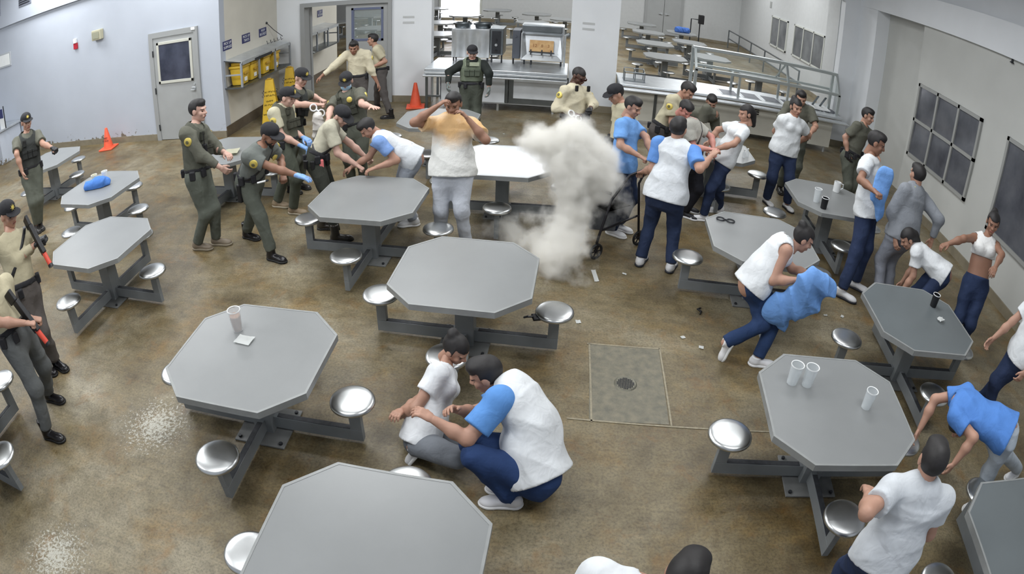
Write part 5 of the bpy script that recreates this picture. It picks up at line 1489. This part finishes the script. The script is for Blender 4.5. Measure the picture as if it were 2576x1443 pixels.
 {'praw':1,'yaw':170,'hy':170,'hp':40,'fit':'tee_navy','skin':2,'hair':'long','fem':1,'shoe':'sneaker','label':'person in white shirt and navy trousers crouched low behind the shaded table','s':0.971,'J':{'pel':[4.564,5.505,0.835],'nk':[4.248,5.79,0.96],'hd':[4.122,5.818,1.045],'sl':[4.183,5.637,0.974],'hl':[4.548,5.414,0.806],'el':[4.201,5.574,0.697],'wl':[4.115,5.589,0.464],'kl':[4.332,5.452,0.438],'al':[4.548,5.414,0.083],'sr':[4.383,5.881,0.92],'hr':[4.58,5.595,0.806],'er':[4.422,5.933,0.643],'wr':[4.335,5.949,0.41],'kr':[4.364,5.633,0.438],'ar':[4.58,5.595,0.083]},'g':[4.75,5.35,0.0]},
 {'yaw':-120,'hy':-120,'hp':10,'fem':1,'fit':'bare_navy','skin':3,'hair':'bun','label':'person in white sports top,bare midriff and navy trousers by the right wall','s':1.006,'J':{'pel':[4.917,5.132,0.935],'nk':[4.963,5.28,1.445],'hd':[5.017,5.293,1.634],'sl':[5.103,5.186,1.408],'hl':[5.0,5.084,0.905],'el':[5.014,4.942,1.416],'wl':[4.855,4.819,1.316],'kl':[4.924,4.951,0.49],'al':[5.0,5.084,0.085],'sr':[4.813,5.346,1.387],'hr':[4.835,5.18,0.905],'er':[4.569,5.259,1.391],'wr':[4.365,5.27,1.298],'kr':[4.758,5.047,0.49],'ar':[4.835,5.18,0.085]},'g':[5.0,5.05,0.0]},
 {'yaw':170,'hy':170,'hp':10,'fit':'tee_navy','skin':2,'hair':'short','shoe':'blackwhite','label':'person at the right edge in white shirt and navy trousers,partly cut off','s':1.0,'J':{'pel':[4.75,3.75,0.95],'nk':[4.75,3.75,1.45],'hd':[4.716,3.756,1.63],'sl':[4.717,3.563,1.4],'hl':[4.734,3.656,0.92],'el':[4.736,3.499,1.115],'wl':[4.647,3.514,0.875],'kl':[4.714,3.873,0.502],'al':[4.75,4.066,0.085],'sr':[4.783,3.937,1.4],'hr':[4.766,3.844,0.92],'er':[4.609,3.984,1.138],'wr':[4.452,4.016,0.914],'kr':[4.646,3.865,0.497],'ar':[4.766,3.844,0.085]},'g':[4.75,3.75,0.0]},
 {'yaw':195,'hy':190,'hp':60,'fit':'blue_lightgrey','skin':2,'hair':'short','shoe':'sneaker','label':'person in bright blue shirt bent over,head down,in pale grey sweatpants','s':0.983,'J':{'pel':[3.666,2.698,0.914],'nk':[3.313,3.066,0.898],'hd':[3.352,2.915,0.785],'sl':[3.213,2.901,0.889],'hl':[3.69,2.607,0.885],'el':[3.316,2.67,0.869],'wl':[3.231,2.647,0.633],'kl':[3.777,2.627,0.462],'al':[3.961,2.673,0.084],'sr':[3.482,3.159,0.91],'hr':[3.642,2.788,0.885],'er':[3.231,3.269,0.76],'wr':[3.125,3.159,0.536],'kr':[4.186,2.868,0.444],'ar':[4.764,2.97,0.084]},'g':[3.45,2.95,0.0]},
 {'girth':1.15,'yaw':75,'hy':70,'hp':15,'fit':'tee_ltgrey','skin':2,'hair':'short','label':'person in pale grey shirt in the lower right foreground,back to the camera','s':0.983,'J':{'pel':[2.042,1.729,0.914],'nk':[2.09,1.838,1.32],'hd':[2.105,1.889,1.466],'sl':[1.905,1.876,1.28],'hl':[1.952,1.753,0.885],'el':[1.663,1.708,1.303],'wl':[1.776,1.902,1.225],'kl':[1.991,1.898,0.479],'al':[1.952,1.753,0.084],'sr':[2.264,1.775,1.265],'hr':[2.133,1.705,0.885],'er':[2.325,1.738,0.99],'wr':[2.343,1.957,0.911],'kr':[2.171,1.849,0.479],'ar':[2.133,1.705,0.084]},'g':[2.05,1.72,0.0]},
 {'yaw':80,'hy':60,'hp':20,'fit':'tee_navy','skin':2,'hair':'short','label':'person at the bottom edge,only a white shoulder and dark hair showing','s':0.983,'J':{'pel':[0.26,1.02,0.934],'nk':[0.485,1.391,1.222],'hd':[0.665,1.402,1.285],'sl':[0.297,1.432,1.228],'hl':[0.168,1.036,0.904],'el':[0.234,1.413,0.948],'wl':[0.249,1.5,0.712],'kl':[0.189,1.154,0.489],'al':[0.168,1.036,0.084],'sr':[0.631,1.279,1.162],'hr':[0.352,1.004,0.904],'er':[0.684,1.24,0.882],'wr':[0.7,1.327,0.646],'kr':[0.373,1.122,0.489],'ar':[0.352,1.004,0.084]},'g':[0.26,1.02,0.0]},
 {'girth':1.25,'yaw':-5,'hy':-10,'hp':25,'fem':1,'fit':'tank_navy','skin':2,'hair':'bun','hl':'grip','hr':'grip','shoe':'sneaker','fpl':(180,-75),'label':'woman in white tank top and navy trousers running while carrying a blue shirt','s':0.983,'J':{'pel':[1.883,4.941,0.786],'nk':[2.114,5.016,1.163],'hd':[2.285,4.971,1.239],'sl':[2.085,5.167,1.093],'hl':[1.891,5.034,0.757],'el':[2.259,4.989,0.904],'wl':[2.404,4.83,0.951],'kl':[2.008,4.753,0.415],'al':[1.658,4.723,0.194],'sr':[2.092,4.849,1.152],'hr':[1.875,4.848,0.757],'er':[1.988,4.749,0.888],'wr':[2.228,4.675,0.963],'kr':[2.168,4.843,0.439],'ar':[2.025,4.665,0.084]},'g':[2.207,4.792,0.0]},
 {'girth':1.2,'praw':1,'yaw':-12,'hy':-25,'hp':30,'fem':1,'fit':'tee_grey','skin':2,'hair':'bun','shoe':'sneaker','fpr':(168,-60),'fpl':(168,-60),'label':'person kneeling in white shirt and grey trousers with wrists behind back','s':0.949,'J':{'pel':[-0.869,3.284,0.158],'nk':[-0.754,3.607,0.526],'hd':[-0.688,3.708,0.643],'sl':[-0.753,3.692,0.387],'hl':[-0.85,3.372,0.129],'el':[-0.956,3.514,0.252],'wl':[-1.022,3.324,0.322],'kl':[-0.509,3.273,0.078],'al':[-0.903,3.306,-0.022],'sr':[-0.776,3.46,0.596],'hr':[-0.887,3.196,0.129],'er':[-0.907,3.255,0.418],'wr':[-1.046,3.361,0.244],'kr':[-0.56,2.969,0.255],'ar':[-0.927,3.112,0.147]},'g':[-0.62,3.35,0.0]},
 {'praw':1,'yaw':185,'mid':1,'hy':185,'hp':25,'girth':1.4,'fit':'tee_blue_navy2','skin':2,'hair':'short','hl':'relax','hr':'relax','shoe':'sneaker','label':'heavy person squatting in white shirt with blue sleeves,arms round the kneeling person','s':1.051,'J':{'pel':[-0.008,2.95,0.297],'nk':[-0.262,3.255,0.688],'hd':[-0.407,3.298,0.762],'sl':[-0.282,3.06,0.752],'hl':[0.001,2.85,0.265],'el':[-0.467,2.847,0.573],'wl':[-0.689,2.89,0.672],'kl':[-0.413,2.8,0.465],'al':[-0.162,2.792,0.089],'sr':[-0.193,3.393,0.549],'hr':[-0.016,3.049,0.265],'er':[-0.476,3.25,0.442],'wr':[-0.574,3.1,0.593],'kr':[-0.454,2.99,0.402],'ar':[-0.133,2.929,0.089]},'g':[0.05,2.95,0.0]},
 {'yaw':-30,'hy':-20,'hp':5,'fit':'green','skin':2,'hair':'buzz','gear':('cap','vest_dark','belt'),'hl':'grip','glove':'l','gc':'black','label':'officer in dark vest and cap standing farthest left by the left tables','s':1.131,'J':{'pel':[-8.476,6.427,1.052],'nk':[-8.527,6.515,1.643],'hd':[-8.534,6.558,1.861],'sl':[-8.413,6.691,1.57],'hl':[-8.422,6.52,1.018],'el':[-8.174,6.598,1.43],'wl':[-7.892,6.583,1.349],'kl':[-8.346,6.381,0.546],'al':[-8.53,6.396,0.096],'sr':[-8.632,6.322,1.605],'hr':[-8.529,6.334,1.018],'er':[-8.461,6.143,1.451],'wr':[-8.382,6.137,1.149],'kr':[-8.383,6.234,0.553],'ar':[-8.534,6.306,0.096]},'g':[-8.532,6.351,0.096]},
 {'yaw':-10,'hy':0,'hp':10,'fit':'tan_long','skin':2,'hair':'buzz','gear':('cap','sling','belt'),'hl':'grip','hr':'grip','glove':'both','gc':'black','shoe':'boot','label':'officer at the left edge in tan shirt and cap aiming an orange marked launcher','s':1.051,'J':{'pel':[-5.075,3.295,0.978],'nk':[-5.187,3.416,1.51],'hd':[-5.212,3.476,1.706],'sl':[-5.134,3.596,1.425],'hl':[-5.058,3.393,0.946],'el':[-5.325,3.709,1.201],'wl':[-5.108,3.75,1.281],'kl':[-4.961,3.294,0.505],'al':[-5.132,3.246,0.089],'sr':[-5.219,3.212,1.495],'hr':[-5.093,3.197,0.946],'er':[-5.066,3.315,1.295],'wr':[-4.917,3.556,1.355],'kr':[-4.921,3.25,0.52],'ar':[-5.014,3.35,0.089]},'g':[-5.073,3.298,0.089]},
 {'yaw':5,'hy':5,'hp':10,'fit':'tan_grey','skin':2,'hair':'buzz','gear':('belt',),'hl':'grip','hr':'grip','shoe':'boot','label':'nearest officer at the left edge in tan shirt and grey trousers,head out of frame','s':1.051,'J':{'pel':[-4.521,2.654,0.978],'nk':[-4.701,2.665,1.405],'hd':[-4.632,2.652,1.557],'sl':[-4.693,2.863,1.346],'hl':[-4.529,2.754,0.946],'el':[-4.73,2.824,1.035],'wl':[-4.546,2.938,0.944],'kl':[-4.506,2.825,0.49],'al':[-4.712,2.868,0.089],'sr':[-4.667,2.465,1.367],'hr':[-4.512,2.555,0.946],'er':[-4.433,2.454,1.231],'wr':[-4.254,2.647,1.123],'kr':[-4.313,2.498,0.533],'ar':[-4.345,2.415,0.089]},'g':[-4.528,2.642,0.089]},
]
for _i, _p in enumerate(PEOPLE):
    make_person(_p, _i)
# ---------------------------------------------------------------- things on tables
def tumbler(x, y, z, lab, body, h=0.15, r0=0.032, r1=0.045, fill=None, tilt=0, group=None):
    t = thing('tumbler', lab, 'cup', (x, y, z), 0, group)
    MB().lathe([(0, 0.003), (r0, 0.003), (r1, h), (r1 + 0.004, h), (r1 + 0.004, h - 0.008), (r0 + 0.004, 0), (0, 0)], 24).build('cup_body', body, t, smooth=True)
    MB().lathe([(r1 - 0.001, h), (r1 + 0.005, h + 0.003), (r1 + 0.006, h - 0.006)], 24).build('rim', M_WHITE, t, smooth=True)
    if fill:
        MB().lathe([(0, 0.005), (r0 - 0.003, 0.005), (r0 + (r1 - r0) * 0.72 - 0.003, h * 0.72), (0, h * 0.72)], 20).build('drink', fill, t, smooth=True)
    return t
tumbler(-2.41, 3.48, 0.76, 'clear plastic tumbler of orange drink beside the folded napkin', M_CLEAR, 0.19, 0.038, 0.052, M_TEA)
tumbler(1.84, 3.44, 0.76, 'clear empty tumbler, left one of the touching pair', M_CLEAR, 0.17, 0.038, 0.05)
tumbler(1.965, 3.42, 0.76, 'clear empty tumbler with thick white rim, right one of the touching pair', M_CLEAR, 0.17, 0.038, 0.05)
tumbler(2.43, 3.17, 0.76, 'pale clear tumbler standing alone near the right side of its table', M_CLEAR, 0.16, 0.036, 0.046)
tumbler(3.42, 7.30, 0.76, 'clear tumbler beside the black cup', M_CLEAR, 0.19, 0.04, 0.05)
tumbler(3.46, 7.10, 0.76, 'tall black cup on the table edge beside a clear tumbler', M_BLACK, 0.15, 0.04, 0.046)
tumbler(4.05, 4.80, 0.76, 'small black cup on the shaded right hand table', M_BLACK, 0.14, 0.036, 0.042)
tumbler(-6.78, 6.46, 0.76, 'cream cup behind the crumpled blue cloth, left one', mat('cream_cup', (222, 218, 190), 0.5), 0.14, 0.036, 0.05)
tumbler(-6.58, 6.52, 0.76, 'white cup behind the crumpled blue cloth, right one', M_WHITE, 0.17, 0.036, 0.05)
for k, (x, y) in enumerate(((2.72, 8.78), (2.80, 8.86))):
    t = thing('small_bottle', 'small clear bottle on the cuffing table, %s of two' % ('left' if k == 0 else 'right'), 'bottle', (x, y, 0.76))
    MB().lathe([(0, 0), (0.025, 0), (0.027, 0.07), (0.012, 0.10), (0.012, 0.12), (0, 0.12)], 16).build('bottle_body', M_CLEAR, t, smooth=True)
    MB().cyl((0, 0, 0.118), (0, 0, 0.135), 0.014).build('bottle_cap', M_WHITE, t)
t = thing('mug', 'white mug with a handle near the tall person on the far right table', 'mug', (3.98, 7.86, 0.76))
MB().lathe([(0, 0.004), (0.05, 0.004), (0.052, 0.15), (0.056, 0.15), (0.056, 0), (0, 0)], 24).build('mug_body', M_WHITE, t, smooth=True)
MB().tube([(0.054, 0, 0.13), (0.1, 0, 0.12), (0.105, 0, 0.06), (0.056, 0, 0.03)], 0.009).build('handle', M_WHITE, t)

def cloth_blob(name, lab, cat, pts, rad, col, seed, amp=0.014, h=0.011, flat=None, cuts=(), cname=None, k=0.05):
    prims = [RC(a, b, rad * w, rad * w2, flat, 0.45 if flat is not None else 1.0) for (a, w), (b, w2) in zip(pts, pts[1:])]
    o = mesh_obj(name, mesh_field(prims, h, k, list(cuts), folds(seed, amp, 0.6)), fabric(cname or ('cloth_%d_%d_%d' % col), col))
    return tag(o, lab, cat)
cloth_blob('crumpled_cloth', 'crumpled blue cloth lying on the left table in front of two cups', 'cloth', [((-6.74, 6.24, 0.80), 1.0), ((-6.55, 6.34, 0.82), 1.1), ((-6.44, 6.42, 0.80), 0.7)], 0.085, (78, 124, 196), 5, 0.02, 0.009, None, [plane((0, 0, 0.761), (0, 0, -1))])
cloth_blob('crumpled_cloth', 'blue cloth heaped on a far hall table by the box stand', 'cloth', [((4.35, 25.6, 0.86), 1.0), ((4.75, 25.7, 0.86), 0.8)], 0.16, (70, 104, 170), 6, 0.03, 0.02, None, [plane((0, 0, 0.761), (0, 0, -1))])
def paper(name, lab, cat, x, y, z, w, d, rz, m=M_PAPER, seed=1, hh=0.006):
    r = random.Random(seed)
    mb = MB()
    N = 6
    g = [[mb.bm.verts.new(((i / N - 0.5) * w, (j / N - 0.5) * d, hh + hh * r.random() + 0.012 * max(0, i / N - 0.7))) for j in range(N + 1)] for i in range(N + 1)]
    for i in range(N):
        for j in range(N):
            mb.bm.faces.new((g[i][j], g[i + 1][j], g[i + 1][j + 1], g[i][j + 1]))
    bmesh.ops.solidify(mb.bm, geom=mb.bm.faces[:], thickness=0.004)
    o = mb.build(name, m, smooth=True)
    o.location = (x, y, z); o.rotation_euler = (0, 0, rz)
    return tag(o, lab, cat)
paper('napkin', 'folded white napkin beside the orange drink', 'napkin', -2.29, 3.36, 0.76, 0.15, 0.11, -0.1)
paper('napkin', 'small white crumpled napkin on the shaded right hand table', 'napkin', 3.98, 4.5, 0.76, 0.09, 0.07, 0.4, seed=4, hh=0.02)
paper('food_wrapper', 'pale crumpled food wrapper on the table behind the green officer', 'wrapper', -4.79, 7.58, 0.76, 0.28, 0.26, 0.3, mat('wrapper', (214, 212, 190), 0.8), 3, 0.02)
LIT = [(3.18, 5.68, 'left of the pair beyond the running woman'), (3.42, 5.68, 'right of the pair beyond the running woman'), (0.27, 5.17, 'right of the centre table stool'), (0.79, 6.22, 'beside the front walker wheel'), (1.32, 5.04, 'above the drain patch, left'), (1.49, 4.89, 'near the running woman back foot'), (-1.14, 11.2, 'before the oven counter')]
for k, (x, y, lab) in enumerate(LIT):
    o = paper('paper_scrap', 'tiny white paper scrap on the floor ' + lab, 'scrap', x, y, 0.0, 0.05, 0.03 + 0.01 * (k % 3), k * 0.9, seed=10 + k)
    o['group'] = 'paper scraps on the floor'
paper('paper_strip', 'long pale paper strip on the floor below the walker wheel', 'paper', 0.45, 6.12, 0.0, 0.05, 0.26, 0.15, seed=31)
t = thing('dropped_strap', 'short dark strap dropped on the floor left of the running woman', 'strap', (1.57, 5.55, 0.006))
MB().tube([(0, -0.06, 0), (0.02, -0.01, 0.006), (-0.01, 0.04, 0), (0.03, 0.07, 0)], [0.006, 0.012, 0.012, 0.008]).build('strap_body', M_BLACK, t)
t = thing('black_wallet', 'black pouch tucked on the right stool of the centre table', 'pouch', (-0.12, 4.60, 0.39), 0.3)
MB().box(-0.05, 0.04, -0.05, 0.04, 0, 0.03, 0.01).build('pouch_body', M_BLACK, t)
MB().tube([(-0.04, 0, 0.02), (-0.09, -0.01, 0.03), (-0.12, 0.0, 0.02), (-0.08, 0.03, 0.01)], 0.009).build('loop', M_BLACK, t)
def cuffs(name, lab, loc, rot, m, r=0.045, tr=0.009, gap=0.1):
    t = thing(name, lab, 'handcuffs', loc)
    t.rotation_euler = rot
    for s in (-1, 1):
        MB().tube([(s * gap + r * math.cos(a * PI / 10), r * math.sin(a * PI / 10), 0) for a in range(20)], tr, 8, True).build('cuff_ring', m, t)
    MB().bar((-gap + r, 0, 0), (gap - r, 0, 0), tr * 1.8).build('link', m, t)
cuffs('handcuffs', 'open dark handcuffs lying on the right hand table', (1.87, 6.29, 0.77), (0, 0, -0.25), M_DARK, 0.045, 0.008, 0.06)
cuffs('plastic_cuffs', 'white plastic cuffs held out by the capped officer', (-3.44, 7.92, 1.29), (1.0, 0.7, 0.4), M_WHITE, 0.05, 0.011, 0.072)
cuffs('plastic_cuffs', 'white cuffs held by the officer with glasses above the smoke', (0.12, 8.70, 1.13), (0.9, 0.6, 0.2), M_WHITE, 0.045, 0.010, 0.066)
cloth_blob('white_cloth', 'white cloth bag hanging below the white plastic cuffs', 'cloth', [((-3.44, 7.92, 1.2), 1.0), ((-3.42, 7.92, 1.05), 1.1), ((-3.47, 7.92, 0.92), 1.0)], 0.075, (214, 210, 204), 9, 0.02, 0.011)
t = thing('marker_pen', 'white marker pen in the hand of the leaning officer', 'pen', (-3.28, 5.84, 1.04), 0)
t.rotation_euler = (0.2, 1.3, 0.1)
MB().cyl((0, 0, -0.09), (0, 0, 0.04), 0.011).build('barrel', M_WHITE, t)
MB().cyl((0, 0, 0.04), (0, 0, 0.07), 0.012).build('pen_cap', M_DARK, t)
def launcher(loc, rz, lab, drop):
    t = thing('launcher', lab, 'launcher', loc, rz)
    t.rotation_euler = (0, drop, rz)
    MB().box(-0.22, 0.12, -0.025, 0.025, -0.04, 0.04, 0.008).box(-0.34, -0.22, -0.02, 0.02, -0.09, 0.03, 0.01).bar((-0.05, 0, -0.02), (-0.08, 0, -0.14), 0.035, 0.03).build('stock', M_BLACK, t)
    MB().cyl((0.10, 0, 0.0), (0.25, 0, 0.0), 0.026).build('barrel', mat('orange_red', (206, 72, 52), 0.5), t)
    MB().cyl((0.25, 0, 0), (0.28, 0, 0), 0.03).build('muzzle', M_BLACK, t)
launcher((-4.86, 3.56, 1.36), -0.25, 'black launcher with orange barrel held by capped officer at left edge', 0.9)
launcher((-4.26, 2.72, 1.10), 0.1, 'black launcher with red barrel held by the nearest officer at left', 1.0)

# ---- garments in hands
B = [(2.46, 4.62, 0.98), (2.36, 4.60, 0.86), (2.22, 4.64, 0.74), (2.12, 4.70, 0.60), (2.18, 4.72, 0.44)]
o = mesh_obj('blue_shirt', mesh_field([RC((2.36, 4.56, 1.06), (2.52, 4.62, 0.96), 0.09, 0.10), RC((2.30, 4.56, 1.0), (2.30, 4.62, 0.76), 0.15, 0.17, (0.2, 1, 0), 0.5), RC((2.46, 4.6, 0.95), (2.42, 4.66, 0.78), 0.10, 0.09, (0.2, 1, 0), 0.5), RC((2.28, 4.64, 0.8), (2.10, 4.70, 0.60), 0.16, 0.15, (0.2, 1, 0), 0.45), RC((2.10, 4.70, 0.62), (2.20, 4.72, 0.46), 0.15, 0.08, (0.2, 1, 0), 0.45)], 0.010, 0.05, (), folds(21, 0.035, 0.9, (1, 0.2, 0.5))), fabric('cloth_blue', (112, 156, 216)))
tag(o, 'light blue shirt bundled in the arms of the running woman', 'shirt')
o = mesh_obj('blue_shirt', mesh_field([RC((3.72, 6.12, 1.66), (3.70, 6.1, 1.40), 0.11, 0.10, (0.3, 1, 0), 0.5), RC((3.70, 6.1, 1.42), (3.80, 6.14, 1.16), 0.10, 0.07, (0.3, 1, 0), 0.5)], 0.011, 0.05, (), folds(22, 0.03, 0.9, (1, 0.2, 0.1))), fabric('cloth_blue', (112, 156, 216)))
tag(o, 'blue garment hanging in front of the tall person in white shirt', 'shirt')

# ---------------------------------------------------------------- rollator walker in the smoke
t = thing('rollator_walker', 'black wheeled walker standing half hidden in the smoke', 'walker', (0.55, 6.95, 0))
A = Vector((0.46 - 0.55, 6.53 - 6.95, 0)); Bq = Vector((1.0 - 0.55, 7.0 - 6.95, 0))
ax = (Bq - A).normalized(); sd = Vector((-ax.y, ax.x, 0)) * 0.5
M_TYRE = mat('tyre_black', (26, 26, 28), 0.7)
M_WFR = mat('walker_frame', (40, 38, 42), 0.35, 0.5)
def wheel(c):
    up = Vector((0, 0, 0.10))
    R = Matrix.Translation(c + up) @ Matrix(((ax.x, -ax.y, 0, 0), (ax.y, ax.x, 0, 0), (0, 0, 1, 0), (0, 0, 0, 1)))
    m = MB()
    m.tube([R @ Vector((0.085 * math.cos(a * PI / 12), 0, 0.085 * math.sin(a * PI / 12))) for a in range(24)], 0.016, 8, True)
    w = m.build('wheel', M_TYRE, t, smooth=True)
    m = MB()
    for a in range(6):
        m.bar(tuple(R @ Vector((0, 0, 0))), tuple(R @ Vector((0.08 * math.cos(a * PI / 3), 0, 0.08 * math.sin(a * PI / 3)))), 0.012)
    m.cyl(tuple(R @ Vector((0, -0.025, 0))), tuple(R @ Vector((0, 0.025, 0))), 0.02)
    m.build('wheel_spokes', M_WFR, w)
for c in (A, Bq, A + sd, Bq + sd):
    wheel(c)
for o_ in (Vector((0, 0, 0)), sd):
    a, b = A + o_, Bq + o_
    MB().tube([a + Vector((0, 0, 0.12)), a + Vector((0.0, 0.0, 0.22)), a + ax * 0.02 + Vector((0, 0, 0.30)), a + ax * 0.16 + Vector((0, 0, 0.72)), a + ax * 0.42 + Vector((0, 0, 0.98)), b + Vector((0, 0, 1.02)), b + ax * 0.16 + Vector((0, 0, 1.02))], 0.016, 10).build('side_frame', M_WFR, t, smooth=True)
    MB().tube([b + Vector((0, 0, 0.12)), b - ax * 0.03 + Vector((0, 0, 0.3)), b - ax * 0.12 + Vector((0, 0, 0.85)), b - ax * 0.02 + Vector((0, 0, 1.0))], 0.015, 10).tube([a + ax * 0.05 + Vector((0, 0, 0.36)), b - ax * 0.05 + Vector((0, 0, 0.42))], 0.013).build('rear_leg', M_WFR, t, smooth=True)
    MB().cyl(tuple(b + ax * 0.02 + Vector((0, 0, 1.02))), tuple(b + ax * 0.17 + Vector((0, 0, 1.02))), 0.024).build('hand_grip', M_BLACK, t)
    MB().tube([b + ax * 0.1 + Vector((0, 0, 0.99)), b + ax * 0.02 + Vector((0, 0, 0.95)), b - ax * 0.08 + Vector((0, 0, 0.92))], 0.008).build('brake_lever', M_DARK, t)
m = MB()
p0, p1 = A + ax * 0.12, A + ax * 0.50
m.quad(*[tuple(q + Vector((0, 0, 0.58))) for q in (p0, p1, p1 + sd, p0 + sd)])
bmesh.ops.solidify(m.bm, geom=m.bm.faces[:], thickness=0.05)
m.build('seat', M_BLACKF, t)
MB().tube([A + ax * 0.15 + Vector((0, 0, 0.80)), A - ax * 0.02 + sd * 0.5 + Vector((0, 0, 0.84)), A + ax * 0.15 + sd + Vector((0, 0, 0.80))], 0.02).build('back_strap', M_BLACKF, t)
cuff = A + ax * 0.3 + sd * 0.5
MB().box(-0.16, 0.16, -0.14, 0.14, 0.25, 0.5, 0.03, M=Matrix.Translation(cuff)).build('storage_bag', mat('bag_grey', (86, 88, 92), 0.9), t)

# ---------------------------------------------------------------- smoke
BL = [(0.06, 6.72, 1.14, 0.47, 1.5), (-0.32, 6.68, 1.33, 0.28, 1.25), (0.36, 6.76, 1.18, 0.38, 1.4), (0.10, 6.80, 1.45, 0.30, 1.3), (0.24, 6.68, 0.82, 0.42, 1.25), (0.50, 6.72, 0.92, 0.32, 0.9), (0.10, 6.60, 0.50, 0.38, 0.85),
      (-0.02, 6.40, 0.24, 0.44, 0.62), (0.06, 6.00, 0.18, 0.44, 0.56), (-0.38, 6.60, 0.18, 0.42, 0.62), (-0.70, 6.85, 0.14, 0.34, 0.52), (0.16, 6.22, 0.46, 0.36, 0.58), (0.54, 6.95, 0.55, 0.40, 0.55), (-0.1, 6.2, 0.0, 0.45, 0.45)]
def smoke_material():
    m = bpy.data.materials.new('smoke_volume')
    m.use_nodes = True
    nt = m.node_tree
    for n in list(nt.nodes):
        if n.type == 'BSDF_PRINCIPLED':
            nt.nodes.remove(n)
    out = [n for n in nt.nodes if n.type == 'OUTPUT_MATERIAL'][0]
    L = nt.links.new
    tc = nt.nodes.new('ShaderNodeTexCoord')
    nz = nt.nodes.new('ShaderNodeTexNoise')
    nz.inputs['Scale'].default_value = 4.2; nz.inputs['Detail'].default_value = 4.5; nz.inputs['Roughness'].default_value = 0.6
    L(tc.outputs['Object'], nz.inputs['Vector'])
    def math_(op, a, b=None, c=None, clamp=False):
        n = nt.nodes.new('ShaderNodeMath'); n.operation = op; n.use_clamp = clamp
        for i, v in enumerate((a, b, c)):
            if v is None: continue
            if isinstance(v, (int, float)): n.inputs[i].default_value = v
            else: L(v, n.inputs[i])
        return n.outputs[0]
    tot = None
    for x, y, z, r, w in BL:
        d = nt.nodes.new('ShaderNodeVectorMath'); d.operation = 'DISTANCE'
        L(tc.outputs['Object'], d.inputs[0]); d.inputs[1].default_value = (x, y, z)
        f = math_('MULTIPLY_ADD', d.outputs['Value'], -1.0 / r, 1.0, True)
        tot = math_('MULTIPLY', f, w) if tot is None else math_('MULTIPLY_ADD', f, w, tot)
    nn = math_('MULTIPLY_ADD', nz.outputs['Fac'], -2.1, 0.80)
    dn = math_('ADD', tot, nn)
    dn = math_('MINIMUM', math_('MAXIMUM', dn, 0.0), 1.0)
    dn = math_('MULTIPLY', math_('POWER', dn, 1.35), 22.0)
    pv = nt.nodes.new('ShaderNodeVolumePrincipled')
    pv.inputs['Color'].default_value = (0.985, 0.975, 0.945, 1)
    pv.inputs['Anisotropy'].default_value = 0.0
    L(dn, pv.inputs['Density'])
    L(pv.outputs[0], out.inputs['Volume'])
    return m
sm = mesh_obj('smoke_cloud', mesh_field([EL((x, y, z), (r * 1.0,) * 3) for x, y, z, r, w in BL], 0.05, 0.05, [plane((0, 0, 0.01), (0, 0, -1))]), smoke_material())
tag(sm, 'dense cream smoke cloud billowing up from the floor over the walker', 'smoke', kind='stuff')
# ---------------------------------------------------------------- light
w = bpy.data.worlds.new('world')
SC.world = w
w.use_nodes = True
w.node_tree.nodes['Background'].inputs[0].default_value = (0.80, 0.86, 0.95, 1)
w.node_tree.nodes['Background'].inputs[1].default_value = 0.6
def area(x, y, z, sx, sy, e, col=(0.97, 0.99, 1.0), rot=(0, 0, 0)):
    l = bpy.data.lights.new('ceiling_light', 'AREA')
    l.shape = 'RECTANGLE'; l.size = sx; l.size_y = sy; l.energy = e; l.color = col
    o = link('ceiling_light', l, None, (x, y, z), rot)
    return o
for x in (-12.0, -7.6, -2.6, 2.4):
    for y in (2.2, 6.2, 9.6):
        area(x, y, 5.1, 2.4, 1.2, {-12.0: 150, -7.6: 150, -2.6: 140, 2.4: 115}[x])
for x in (-4.5, 0.5, 5.5):
    for y in (21, 26):
        area(x, y, 5.1, 3.0, 1.2, 190)
area(-1.8, 17.4, 4.3, 3.0, 1.8, 130)
area(4.5, 17.2, 4.6, 3.0, 1.2, 140)
area(-9.5, 5, 4.9, 1.2, 5, 90, (0.9, 0.95, 1.0), (0, math.radians(35), 0))
SC.cycles.max_bounces = 7
SC.cycles.diffuse_bounces = 3
SC.cycles.glossy_bounces = 3
SC.cycles.adaptive_threshold = 0.05
SC.cycles.adaptive_min_samples = 12
SC.cycles.volume_bounces = 7
SC.cycles.volume_step_rate = 0.35
SC.cycles.transparent_max_bounces = 12
SC.cycles.use_adaptive_sampling = True
SC.cycles.use_denoising = True
try:
    SC.cycles.denoiser = 'OPENIMAGEDENOISE'
except Exception:
    pass
